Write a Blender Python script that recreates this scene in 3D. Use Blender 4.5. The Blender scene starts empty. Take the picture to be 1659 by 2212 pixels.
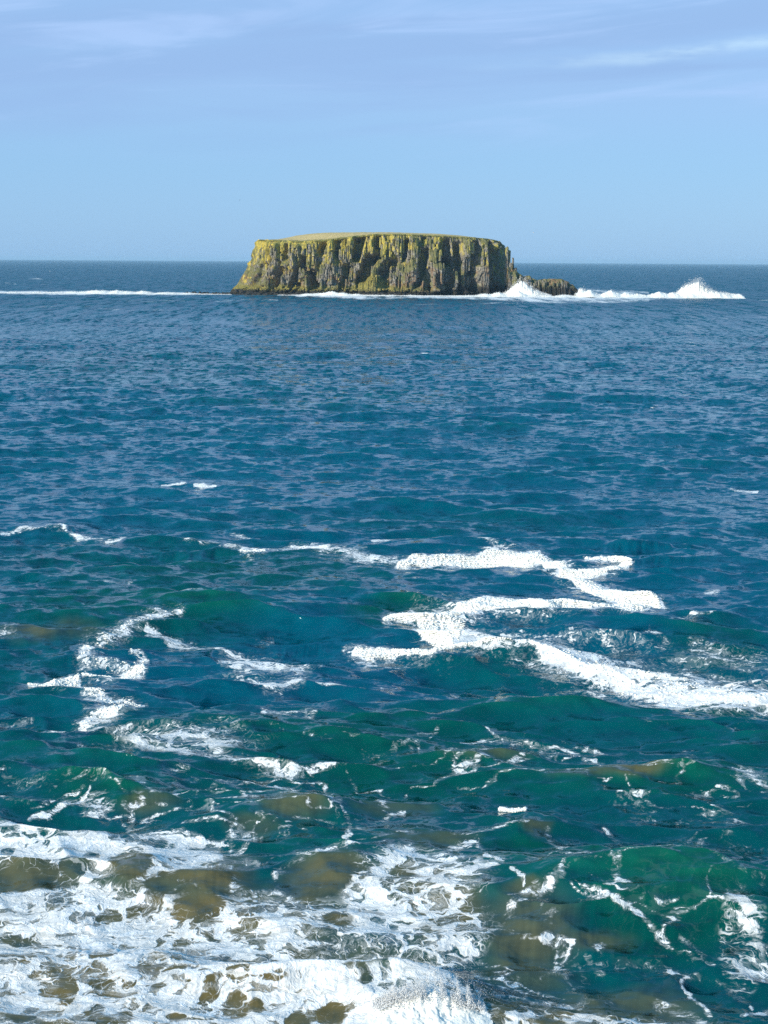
import bpy, math, random
import numpy as np
from mathutils import Matrix, Vector

random.seed(7)
rng = np.random.default_rng(11)
S = bpy.context.scene
COL = S.collection

# ------------------------------------------------------------------ camera
CAM_H = 22.0
PITCH = math.radians(9.46)
ROLL = math.radians(0.345)
FPX = 3256.0                      # focal length for a picture 1659 wide
F_ = np.array([0, math.cos(PITCH), -math.sin(PITCH)])
R0 = np.array([1.0, 0, 0]); U0 = np.array([0, math.sin(PITCH), math.cos(PITCH)])
R_ = R0 * math.cos(ROLL) + U0 * math.sin(ROLL)
U_ = -R0 * math.sin(ROLL) + U0 * math.cos(ROLL)
cd = bpy.data.cameras.new('camera'); cam = bpy.data.objects.new('camera', cd); COL.objects.link(cam)
mw = Matrix(((R_[0], U_[0], -F_[0], 0), (R_[1], U_[1], -F_[1], 0), (R_[2], U_[2], -F_[2], CAM_H), (0, 0, 0, 1)))
cam.matrix_world = mw
cd.sensor_fit = 'HORIZONTAL'; cd.sensor_width = 36; cd.lens = FPX / 1659 * 36
cd.clip_start = 0.5; cd.clip_end = 90000
S.camera = cam

# ------------------------------------------------------------------ light and sky
SUN_EL = math.radians(24); SUN_AZ = math.radians(232)   # compass style, from +Y clockwise: behind the camera to the left
sd = Vector((math.sin(SUN_AZ) * math.cos(SUN_EL), math.cos(SUN_AZ) * math.cos(SUN_EL), math.sin(SUN_EL)))
sl = bpy.data.lights.new('sun', 'SUN'); sl.energy = 5.0; sl.angle = math.radians(0.5); sl.color = (1.0, 0.93, 0.80)
so = bpy.data.objects.new('sun', sl); COL.objects.link(so)
so.rotation_euler = sd.to_track_quat('Z', 'Y').to_euler(); so.location = (-60, -60, 80)
S.view_settings.view_transform = 'Standard'; S.view_settings.look = 'None'
S.view_settings.exposure = 0.3; S.view_settings.gamma = 1.0; S.view_settings.use_curve_mapping = False
S.cycles.use_denoising = False
S.cycles.volume_bounces = 0
S.cycles.sample_clamp_direct = 2.5; S.cycles.sample_clamp_indirect = 2
S.cycles.max_bounces = 5

W = bpy.data.worlds.new('World'); S.world = W; W.use_nodes = True


class NT:
    """small helper to write node graphs as expressions"""
    def __init__(self, tree):
        self.t = tree; self.t.nodes.clear()
    def n(self, kind, ins=None, **props):
        nd = self.t.nodes.new(kind)
        for k, v in props.items(): setattr(nd, k, v)
        for k, v in (ins or {}).items(): self.set(nd.inputs[k], v)
        return nd
    def set(self, sock, v):
        if v is None: return
        if isinstance(v, bpy.types.NodeSocket): self.t.links.new(v, sock)
        elif isinstance(v, (tuple, list)) and sock.type == 'RGBA' and len(v) == 3: sock.default_value = (*v, 1)
        else: sock.default_value = v
    def m(self, op, a, b=None, c=None, clamp=False):
        nd = self.t.nodes.new('ShaderNodeMath'); nd.operation = op; nd.use_clamp = clamp
        for i, v in enumerate((a, b, c)):
            if v is not None: self.set(nd.inputs[i], v)
        return nd.outputs[0]
    def v(self, op, a, b=None):
        nd = self.t.nodes.new('ShaderNodeVectorMath'); nd.operation = op
        self.set(nd.inputs[0], a)
        if b is not None:
            if op == 'SCALE': self.set(nd.inputs['Scale'], b)
            else: self.set(nd.inputs[1], b)
        return nd.outputs['Vector']
    def ss(self, x, lo, hi, t0=0.0, t1=1.0):
        nd = self.t.nodes.new('ShaderNodeMapRange'); nd.interpolation_type = 'SMOOTHSTEP'
        for i, v in enumerate((x, lo, hi, t0, t1)): self.set(nd.inputs[i], v)
        return nd.outputs[0]
    def lin(self, x, lo, hi, t0=0.0, t1=1.0):
        nd = self.t.nodes.new('ShaderNodeMapRange')
        for i, v in enumerate((x, lo, hi, t0, t1)): self.set(nd.inputs[i], v)
        return nd.outputs[0]
    def mix(self, f, a, b):
        nd = self.t.nodes.new('ShaderNodeMix'); nd.data_type = 'RGBA'
        self.set(nd.inputs[0], f); self.set(nd.inputs[6], a); self.set(nd.inputs[7], b)
        return nd.outputs[2]
    def noise(self, vec, scale, detail=2.0, rough=0.5, dist=0.0, lac=2.0, out=0):
        nd = self.t.nodes.new('ShaderNodeTexNoise'); nd.noise_dimensions = '3D'
        self.set(nd.inputs['Vector'], vec); self.set(nd.inputs['Scale'], scale); self.set(nd.inputs['Detail'], detail)
        self.set(nd.inputs['Roughness'], rough); self.set(nd.inputs['Distortion'], dist); self.set(nd.inputs['Lacunarity'], lac)
        return nd.outputs[out]
    def vor(self, vec, scale, feature='DISTANCE_TO_EDGE', rnd=1.0):
        nd = self.t.nodes.new('ShaderNodeTexVoronoi'); nd.voronoi_dimensions = '2D'; nd.feature = feature
        self.set(nd.inputs['Vector'], vec); self.set(nd.inputs['Scale'], scale); self.set(nd.inputs['Randomness'], rnd)
        return nd.outputs['Distance']
    def attr(self, name):
        nd = self.t.nodes.new('ShaderNodeAttribute'); nd.attribute_name = name
        return nd.outputs['Fac']
    def pos(self):
        return self.t.nodes.new('ShaderNodeNewGeometry').outputs['Position']


def build_world():
    t = NT(W.node_tree)
    sky = t.n('ShaderNodeTexSky', sky_type='NISHITA', sun_disc=False)
    sky.sun_elevation = SUN_EL; sky.sun_rotation = SUN_AZ
    sky.altitude = 0; sky.air_density = 1.0; sky.dust_density = 0.6; sky.ozone_density = 2.5
    tc = t.n('ShaderNodeTexCoord').outputs['Generated']
    sx = t.n('ShaderNodeSeparateXYZ', {0: tc})
    z = sx.outputs['Z']
    # high thin cloud sheet seen in perspective: project the direction on a plane overhead
    zz = t.m('ADD', t.m('MAXIMUM', z, 0.0), 0.09)
    cx = t.m('DIVIDE', sx.outputs['X'], zz); cy = t.m('DIVIDE', sx.outputs['Y'], zz)
    pv = t.n('ShaderNodeCombineXYZ', {0: t.m('MULTIPLY', cx, 0.55), 1: t.m('ADD', t.m('MULTIPLY', cy, 0.75), t.m('MULTIPLY', cx, -0.28)), 2: 0.0}).outputs[0]
    az = t.m('DIVIDE', sx.outputs['X'], t.m('MAXIMUM', t.m('ABSOLUTE', sx.outputs['Y']), 0.05))
    hgt = t.m('SUBTRACT', z, t.m('MULTIPLY', az, 0.075))
    bv = t.n('ShaderNodeCombineXYZ', {0: t.m('MULTIPLY', az, 3.2), 1: t.m('MULTIPLY', hgt, 26.0), 2: 0.0}).outputs[0]
    n1 = t.m('ADD', t.m('MULTIPLY', t.noise(pv, 0.9, 4, 0.5, 0.4), 0.4), t.m('MULTIPLY', t.noise(bv, 1.0, 4, 0.52, 0.5), 0.6))
    n2 = t.noise(t.v('ADD', bv, (7.3, 2.1, 0)), 1.7, 5, 0.55, 0.5)
    bw = t.m('ADD', t.m('SUBTRACT', hgt, 0.1235), t.m('MULTIPLY', t.m('SUBTRACT', n2, 0.5), 0.03))
    band = t.m('MULTIPLY', t.ss(bw, -0.008, 0.004), t.ss(bw, 0.034, 0.008))
    up = t.ss(z, 0.055, 0.115)
    cl = t.m('MULTIPLY', t.m('MAXIMUM', t.ss(n1, 0.46, 0.60), t.m('MULTIPLY', band, 0.9)), up)
    base = t.mix(0.72, t.v('MULTIPLY', sky.outputs[0], (SKYR, SKYG, SKYB)), t.mix(up, SKY_LOW, SKY_HIGH))
    c1 = t.mix(t.m('MULTIPLY', cl, 0.85), base, CLOUD_DARK)
    wisp = t.m('MULTIPLY', t.ss(n2, 0.50, 0.72), up)
    c2 = t.mix(t.m('MULTIPLY', wisp, 0.55), c1, CLOUD_PALE)
    # one brighter slit of thin cloud low on the right
    line = t.m('ADD', t.m('MULTIPLY', az, 0.063), 0.1182)
    wob = t.m('MULTIPLY', t.m('SUBTRACT', t.noise(tc, 9, 4, 0.6), 0.5), 0.016)
    dz = t.m('ABSOLUTE', t.m('SUBTRACT', t.m('ADD', z, wob), line))
    slit = t.m('MULTIPLY', t.m('MULTIPLY', t.ss(dz, 0.006, 0.0), t.ss(t.noise(t.v('MULTIPLY', tc, (1, 1, 5)), 16, 4, 0.6), 0.30, 0.62)), t.m('MULTIPLY', t.ss(az, 0.03, 0.2), t.ss(az, 0.75, 0.4)))
    c2 = t.mix(t.ss(z, 0.165, 0.30), c2, SKY_ZEN)
    c3 = t.mix(t.m('MULTIPLY', slit, 0.45), c2, (6.8, 9.3, 11.0))
    bg = t.n('ShaderNodeBackground', {'Color': c3, 'Strength': 0.08})
    t.n('ShaderNodeOutputWorld', {'Surface': bg.outputs[0]})


SKYR, SKYG, SKYB = 0.85, 1.0, 1.1
SKY_ZEN = (0.6, 3.4, 6.8)
SKY_LOW = (3.25, 6.15, 10.2); SKY_HIGH = (3.8, 6.1, 10.2)
CLOUD_DARK = (3.25, 5.2, 8.6); CLOUD_PALE = (4.9, 6.9, 10.6)
build_world()


# ------------------------------------------------------------------ numpy helpers
def hash2(ix, iy, seed):
    h = (ix.astype(np.int64) * 374761393 + iy.astype(np.int64) * 668265263 + seed * 974634533) & 0xFFFFFFFF
    h = ((h ^ (h >> 13)) * 1274126177) & 0xFFFFFFFF
    h = (h ^ (h >> 16)) & 0xFFFFFFFF
    return h


def perlin(x, y, seed=0):
    x = np.asarray(x, dtype=np.float64); y = np.asarray(y, dtype=np.float64)
    x0 = np.floor(x); y0 = np.floor(y); fx = x - x0; fy = y - y0
    u = fx * fx * fx * (fx * (fx * 6 - 15) + 10); v = fy * fy * fy * (fy * (fy * 6 - 15) + 10)
    def g(dx, dy):
        a = hash2(x0 + dx, y0 + dy, seed) * (2 * math.pi / 4294967296.0)
        return np.cos(a) * (fx - dx) + np.sin(a) * (fy - dy)
    a = g(0, 0); b = g(1, 0); c = g(0, 1); d = g(1, 1)
    return (a + (b - a) * u + (c - a) * v + (a - b - c + d) * u * v) * 1.5


def fbm(x, y, octv=4, seed=0, gain=0.5):
    s = 0; a = 1.0; n = 0
    for i in range(octv):
        s = s + perlin(x * 2 ** i, y * 2 ** i, seed + i * 17) * a; n += a; a *= gain
    return s / n


def sstep(x, lo, hi):
    t = np.clip((x - lo) / (hi - lo), 0, 1); return t * t * (3 - 2 * t)


def to_world(px, py):
    """point of the sea plane seen at a place of the 1659x2212 photograph"""
    px = np.asarray(px, float); py = np.asarray(py, float)
    dx = F_[0] * FPX + R_[0] * (px - 829.5) - U_[0] * (py - 1106)
    dy = F_[1] * FPX + R_[1] * (px - 829.5) - U_[1] * (py - 1106)
    dz = F_[2] * FPX + R_[2] * (px - 829.5) - U_[2] * (py - 1106)
    t = -CAM_H / np.minimum(dz, -1e-3)
    return dx * t, dy * t


def chart(x, y, z=0.0):
    """map coordinates of the foam and colour chart of the bay (unit: about a milliradian)"""
    X = x; Y = y; Z = z - CAM_H
    d = F_[0] * X + F_[1] * Y + F_[2] * Z
    d = np.maximum(d, 0.5)
    return 829.5 + FPX * (R_[0] * X + R_[1] * Y + R_[2] * Z) / d, 1106 - FPX * (U_[0] * X + U_[1] * Y + U_[2] * Z) / d


def mesh_from(name, verts, faces, mat=None, smooth=False):
    """verts (n,3) array, faces (m,k) array of one size k"""
    me = bpy.data.meshes.new(name)
    verts = np.ascontiguousarray(verts, dtype=np.float32); faces = np.ascontiguousarray(faces, dtype=np.int32)
    m, k = faces.shape
    me.vertices.add(len(verts)); me.vertices.foreach_set('co', verts.ravel())
    me.loops.add(m * k); me.loops.foreach_set('vertex_index', faces.ravel())
    me.polygons.add(m); me.polygons.foreach_set('loop_start', np.arange(0, m * k, k, dtype=np.int32))
    if smooth: me.polygons.foreach_set('use_smooth', np.ones(m, dtype=bool))
    me.update(calc_edges=True)
    if mat: me.materials.append(mat)
    return me


def obj(name, me, parent=None, loc=None):
    o = bpy.data.objects.new(name, me); COL.objects.link(o)
    if parent: o.parent = parent
    if loc: o.location = loc
    return o


def tag(o, label=None, cat=None, group=None, kind=None):
    if label: o['label'] = label
    if cat: o['category'] = cat
    if group: o['group'] = group
    if kind: o['kind'] = kind
    return o


# ------------------------------------------------------------------ materials
def mat_new(name):
    m = bpy.data.materials.new(name); m.use_nodes = True
    return m, NT(m.node_tree)


def sea_material():
    m, t = mat_new('sea_water')
    P = t.pos()
    foamD = t.attr('foam'); froth = t.attr('froth'); green = t.attr('green'); sand = t.attr('sand'); crest_glow = t.attr('crest_glow'); lod = t.attr('lod')
    flat = t.v('MULTIPLY', P, (1, 1, 0.0))
    w1 = t.noise(flat, 0.55, 3, 0.55, out=1)
    w2 = t.noise(flat, 2.6, 2, 0.5, out=1)
    warp = t.v('ADD', t.v('ADD', flat, t.v('SCALE', t.v('SUBTRACT', w1, (.5, .5, .5)), 2.4)), t.v('SCALE', t.v('SUBTRACT', w2, (.5, .5, .5)), 0.42))
    warp = t.v('MULTIPLY', warp, (0.8, 1.0, 1.0))
    nlow = t.noise(flat, 0.42, 5, 0.6, 0.6)
    nfine = t.noise(warp, 5.5, 4, 0.65)
    nmid = t.noise(t.v('MULTIPLY', warp, (0.6, 1.3, 1)), 1.7, 5, 0.62, 0.8)
    ev = t.ss(foamD, 0.02, 0.30)
    D = t.m('ADD', foamD, t.m('MULTIPLY', t.m('SUBTRACT', nlow, 0.5), t.m('MULTIPLY', ev, 1.2)))
    D = t.m('ADD', D, t.m('MULTIPLY', t.m('SUBTRACT', nmid, 0.5), t.m('MULTIPLY', ev, 1.5)))
    D2 = t.m('ADD', D, t.m('MULTIPLY', t.m('SUBTRACT', nfine, 0.5), t.m('MULTIPLY', ev, 1.6)))
    Dc = t.m('MAXIMUM', D, 0.0)
    v1 = t.vor(warp, 0.80); v2 = t.vor(t.v('ADD', warp, (3.7, 9.1, 0)), 1.8); v3 = t.vor(warp, 3.6)
    jit = t.m('MULTIPLY', t.m('SUBTRACT', nfine, 0.5), 0.16)
    wa = t.m('MULTIPLY', t.m('POWER', t.m('MAXIMUM', t.m('SUBTRACT', Dc, 0.36), 0.0), 1.2), 0.75)
    big = t.m('MULTIPLY', t.ss(t.m('SUBTRACT', t.m('ADD', v1, jit), wa), 0.04, -0.04), t.ss(D2, 0.34, 0.60))
    wb = t.m('MULTIPLY', t.m('POWER', t.m('MAXIMUM', t.m('SUBTRACT', Dc, 0.40), 0.0), 1.2), 0.80)
    med = t.m('MULTIPLY', t.ss(t.m('SUBTRACT', t.m('ADD', v2, jit), wb), 0.06, -0.04), t.ss(D2, 0.36, 0.66))
    lace = t.m('MULTIPLY', t.ss(v3, 0.10, 0.0), t.m('MULTIPLY', t.ss(D2, 0.26, 0.60), 0.55))
    solid = t.ss(D2, 0.72, 1.12)
    fw = t.m('ADD', t.m('MULTIPLY', froth, 0.235), t.m('MULTIPLY', t.m('SUBTRACT', nlow, 0.5), 0.9))
    fw = t.m('ADD', fw, t.m('MULTIPLY', t.m('SUBTRACT', foamD, froth), 0.35))
    cell = t.ss(t.m('SUBTRACT', t.m('ADD', v1, t.m('MULTIPLY', jit, 0.7)), fw), 0.025, -0.035)
    cell2 = t.ss(t.m('SUBTRACT', t.m('ADD', v2, t.m('MULTIPLY', jit, 0.8)), t.m('MULTIPLY', fw, 0.55)), 0.03, -0.04)
    line3 = t.m('MULTIPLY', t.ss(t.vor(warp, 2.7), 0.055, 0.0), t.ss(t.m('ADD', nmid, t.m('MULTIPLY', froth, 0.25)), 0.50, 0.66, 0.0, 0.65))
    cell = t.m('MULTIPLY', t.m('MAXIMUM', t.m('MAXIMUM', cell, t.m('MULTIPLY', cell2, 0.9)), line3), t.ss(froth, 0.12, 0.45))
    solid = t.m('MAXIMUM', solid, cell)
    Fm = t.m('MAXIMUM', t.m('MAXIMUM', big, med), t.m('MAXIMUM', lace, solid))
    film = t.m('MULTIPLY', t.ss(D2, 0.22, 0.95), 0.38)
    Fm = t.m('MAXIMUM', Fm, film)
    # thickness wear inside the white so that it is not one flat tone
    thick = t.lin(t.noise(t.v('MULTIPLY', warp, (0.35, 1.1, 1)), 2.4, 6, 0.7, 0.8), 0.34, 0.60, 0.55, 1.0)
    Fm = t.m('MULTIPLY', Fm, t.m('MAXIMUM', thick, t.ss(foamD, 0.9, 1.25)), clamp=True)
    Fm = t.m('MINIMUM', Fm, 1.0)
    # water body colour
    patch = t.noise(t.v('MULTIPLY', P, (0.5, 1, 0)), 0.07, 3, 0.55)
    g2 = t.m('ADD', green, t.m('MULTIPLY', t.m('SUBTRACT', patch, 0.5), 0.5), clamp=True)
    sn = t.m('MULTIPLY', sand, t.lin(t.noise(P, 0.7, 4, 0.6), 0.25, 0.6, 0.7, 1.05), clamp=True)
    col = t.mix(g2, (0.0001, 0.064, 0.106), (0.0003, 0.050, 0.034))
    col = t.mix(t.m('MULTIPLY', crest_glow, t.m('ADD', t.m('MULTIPLY', g2, 0.6), 0.12)), col, (0.004, 0.105, 0.058))  # light through thin crests, painted as lighter green by wave height
    col = t.mix(sn, col, (0.130, 0.100, 0.034))
    # ripples and wavelets: facets tilted by vector noise, so that they hold at any distance
    def tilt(vec, scale, det, rough, amount):
        c = t.noise(vec, scale, det, rough, 0.3, out=1)
        return t.v('SCALE', t.v('MULTIPLY', t.v('SUBTRACT', c, (.5, .5, .5)), (0.75, 1.0, 0.0)), amount)
    far = t.attr('far')
    s1 = tilt(t.v('MULTIPLY', P, (0.62, 1.0, 1.0)), 1.25, 4, 0.66, t.lin(lod, 0.0, 1.0, 1.7, 2.5))
    s2 = tilt(t.v('MULTIPLY', t.v('ADD', P, (31, 17, 5)), (0.80, 0.65, 1.0)), 0.70, 3, 0.64, t.m('MULTIPLY', lod, 3.8))
    s3 = tilt(t.v('MULTIPLY', t.v('ADD', P, (91, 7, 5)), (0.75, 0.07, 1.0)), 0.42, 4, 0.64, t.m('MULTIPLY', far, 5.5))
    N0 = t.t.nodes.new('ShaderNodeNewGeometry').outputs['Normal']
    Nn = t.v('NORMALIZE', t.v('ADD', N0, t.v('ADD', s1, t.v('ADD', s2, s3))))
    wat = t.n('ShaderNodeBsdfPrincipled', {'Base Color': col, 'Roughness': t.lin(far, 0.0, 1.0, 0.07, 0.34), 'IOR': 1.333, 'Specular Tint': (0.62, 0.92, 1.0, 1), 'Normal': Nn})
    fh = t.m('ADD', t.m('MULTIPLY', Fm, 0.05), t.m('ADD', t.m('MULTIPLY', t.noise(warp, 2.0, 5, 0.55), 0.09), t.m('MULTIPLY', nfine, 0.05)))
    fb = t.n('ShaderNodeBump', {'Strength': 1.0, 'Distance': 1.0, 'Height': fh})
    foa = t.n('ShaderNodeBsdfPrincipled', {'Base Color': (0.88, 0.88, 0.86), 'Roughness': 0.85, 'Normal': fb.outputs[0]})
    mx = t.n('ShaderNodeMixShader', {0: Fm, 1: wat.outputs[0], 2: foa.outputs[0]})
    t.n('ShaderNodeOutputMaterial', {'Surface': mx.outputs[0]})
    return m


def foam_material():
    m, t = mat_new('foam_lumps')
    P = t.pos()
    n = t.noise(P, 3.0, 4, 0.6)
    col = t.mix(t.ss(n, 0.35, 0.7), (0.82, 0.79, 0.70), (0.88, 0.86, 0.80))
    b = t.n('ShaderNodeBump', {'Strength': 0.6, 'Distance': 0.05, 'Height': t.noise(P, 9.0, 3, 0.6)})
    p = t.n('ShaderNodeBsdfPrincipled', {'Base Color': col, 'Roughness': 0.8, 'Normal': b.outputs[0],
                                         'Subsurface Weight': 0.0})
    t.n('ShaderNodeOutputMaterial', {'Surface': p.outputs[0]})
    return m


def rock_material(name='basalt_rock', wet=False):
    m, t = mat_new(name)
    P = t.pos()
    sp = t.n('ShaderNodeSeparateXYZ', {0: P}); z = sp.outputs['Z']; x = sp.outputs['X']
    vert = t.v('MULTIPLY', P, (1.0, 0.5, 0.28))
    n1 = t.noise(vert, 0.45, 6, 0.68, 0.6)
    n2 = t.noise(P, 0.16, 4, 0.6)
    n3 = t.noise(t.v('MULTIPLY', P, (1, 1, 0.5)), 1.3, 5, 0.7)
    n4 = t.noise(t.v('ADD', P, (40, 11, 3)), 0.10, 4, 0.62)
    n5 = t.noise(t.v('ADD', vert, (90, 11, 3)), 1.1, 5, 0.7)
    col = t.mix(t.ss(n3, 0.35, 0.68), (0.07, 0.066, 0.058), (0.42, 0.38, 0.30))
    # moss and thin grass on ledges
    nrm = t.n('ShaderNodeSeparateXYZ', {0: t.t.nodes.new('ShaderNodeNewGeometry').outputs['Normal']}).outputs['Z']
    moss = t.m('MULTIPLY', t.ss(t.m('ADD', n4, t.m('MULTIPLY', nrm, 0.22)), 0.47, 0.62), 0.75)
    col = t.mix(moss, col, (0.15, 0.15, 0.035))
    # red-brown soil low on the face
    soil = t.m('MULTIPLY', t.ss(n2, 0.50, 0.60), t.m('MULTIPLY', t.ss(z, 26, 14), 0.8))
    col = t.mix(soil, col, (0.24, 0.15, 0.085))
    # yellow lichen, mostly on the upper columns
    hgt = t.m('ADD', t.lin(z, 8, 32, -0.13, 0.06), t.m('MULTIPLY', t.m('SUBTRACT', n2, 0.5), 0.6))
    lich = t.ss(t.m('ADD', t.m('ADD', n1, hgt), t.ss(x, 60, -60, -0.045, 0.03)), 0.48, 0.60)
    col = t.mix(t.m('MULTIPLY', lich, 0.92), col, t.mix(t.ss(n5, 0.35, 0.62), (0.26, 0.25, 0.07), (0.64, 0.49, 0.08)))
    # pale droppings
    gu = t.m('MULTIPLY', t.ss(n5, 0.66, 0.74), t.ss(z, 33, 22))
    col = t.mix(t.m('MULTIPLY', gu, 0.65), col, (0.55, 0.53, 0.48))
    # low ledge with yellow algae, black wet zone under it
    zw = t.m('ADD', z, t.m('MULTIPLY', t.m('SUBTRACT', n3, 0.5), 5.0))
    cone = t.m('MULTIPLY', t.ss(t.m('ABSOLUTE', t.m('ADD', x, 9.0)), 15.0, 0.0), 8.5)
    alg = t.m('MULTIPLY', t.ss(t.m('SUBTRACT', zw, cone), 7.0, 4.5), t.ss(x, 45, 0))
    col = t.mix(t.m('MULTIPLY', alg, 0.75), col, t.mix(t.ss(n3, 0.4, 0.6), (0.10, 0.10, 0.03), (0.40, 0.33, 0.06)))
    east = t.ss(x, 30, 60, 0.0, 4.5)
    col = t.mix(t.m('MULTIPLY', t.ss(zw, t.m('ADD', 3.6, east), t.m('ADD', 2.2, t.m('MULTIPLY', east, 0.4))), 0.93), col, (0.020, 0.019, 0.017))
    b = t.n('ShaderNodeBump', {'Strength': 1.0, 'Distance': 1.0, 'Height': t.m('ADD', t.m('MULTIPLY', n3, 1.1), t.m('MULTIPLY', n5, 0.5))})
    p = t.n('ShaderNodeBsdfPrincipled', {'Base Color': col, 'Roughness': 0.9, 'Normal': b.outputs[0], 'Specular IOR Level': 0.2})
    t.n('ShaderNodeOutputMaterial', {'Surface': p.outputs[0]})
    return m


def wet_rock_material():
    m, t = mat_new('wet_rock')
    P = t.pos(); z = t.n('ShaderNodeSeparateXYZ', {0: P}).outputs['Z']
    n = t.noise(P, 1.1, 5, 0.65)
    col = t.mix(t.ss(n, 0.4, 0.65), (0.018, 0.017, 0.015), (0.07, 0.062, 0.045))
    n2 = t.noise(P, 0.35, 4, 0.6)
    col = t.mix(t.m('MULTIPLY', t.ss(n2, 0.45, 0.6), t.m('MULTIPLY', t.ss(z, 4.0, 10.0), 0.8)), col, (0.15, 0.14, 0.04))
    b = t.n('ShaderNodeBump', {'Strength': 1.0, 'Distance': 0.8, 'Height': n})
    p = t.n('ShaderNodeBsdfPrincipled', {'Base Color': col, 'Roughness': 0.7, 'Normal': b.outputs[0], 'Specular IOR Level': 0.25})
    t.n('ShaderNodeOutputMaterial', {'Surface': p.outputs[0]})
    return m


def grass_material():
    m, t = mat_new('plateau_grass')
    P = t.pos(); sp = t.n('ShaderNodeSeparateXYZ', {0: P}); y = sp.outputs['Y']
    n = t.noise(P, 0.35, 6, 0.7); n2 = t.noise(P, 1.6, 4, 0.7)
    dep = t.attr('inland')
    f = t.ss(t.m('ADD', dep, t.m('MULTIPLY', t.m('SUBTRACT', n, 0.5), 0.7)), 0.05, 0.42)
    col = t.mix(f, t.mix(t.ss(n2, 0.4, 0.6), (0.12, 0.12, 0.035), (0.27, 0.24, 0.065)), t.mix(t.ss(n2, 0.4, 0.6), (0.40, 0.32, 0.13), (0.60, 0.47, 0.24)))
    b = t.n('ShaderNodeBump', {'Strength': 1.0, 'Distance': 0.5, 'Height': n2})
    p = t.n('ShaderNodeBsdfPrincipled', {'Base Color': col, 'Roughness': 0.95, 'Normal': b.outputs[0], 'Specular IOR Level': 0.1})
    t.n('ShaderNodeOutputMaterial', {'Surface': p.outputs[0]})
    return m


def plain_material(name, color, rough=0.7):
    m, t = mat_new(name)
    n = t.noise(t.pos(), 6, 3, 0.5)
    c2 = tuple(c * 0.8 for c in color)
    p = t.n('ShaderNodeBsdfPrincipled', {'Base Color': t.mix(n, color, c2), 'Roughness': rough})
    t.n('ShaderNodeOutputMaterial', {'Surface': p.outputs[0]})
    return m


def mist_material():
    m, t = mat_new('spray_mist')
    d = t.n('ShaderNodeBsdfDiffuse', {'Color': (0.90, 0.90, 0.88, 1)})
    tr = t.n('ShaderNodeBsdfTransparent')
    f = t.lin(t.noise(t.pos(), 0.9, 4, 0.7), 0.35, 0.65, 0.15, 0.75)
    mx = t.n('ShaderNodeMixShader', {0: f, 1: tr.outputs[0], 2: d.outputs[0]})
    t.n('ShaderNodeOutputMaterial', {'Surface': mx.outputs[0]})
    return m


def spray_material():
    m, t = mat_new('white_spray')
    d = t.n('ShaderNodeBsdfDiffuse', {'Color': (0.92, 0.92, 0.91, 1)})
    tr = t.n('ShaderNodeBsdfTranslucent', {'Color': (0.92, 0.92, 0.91, 1)})
    mx = t.n('ShaderNodeMixShader', {0: t.lin(t.noise(t.pos(), 3.0, 3, 0.6), 0.3, 0.7, 0.40, 0.52), 1: d.outputs[0], 2: tr.outputs[0]})
    t.n('ShaderNodeOutputMaterial', {'Surface': mx.outputs[0]})
    return m


M_SPRAY = spray_material()
M_MIST = mist_material()
M_SEA = sea_material(); M_FOAM = foam_material(); M_ROCK = rock_material(); M_WET = wet_rock_material(); M_GRASS = grass_material()

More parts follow.
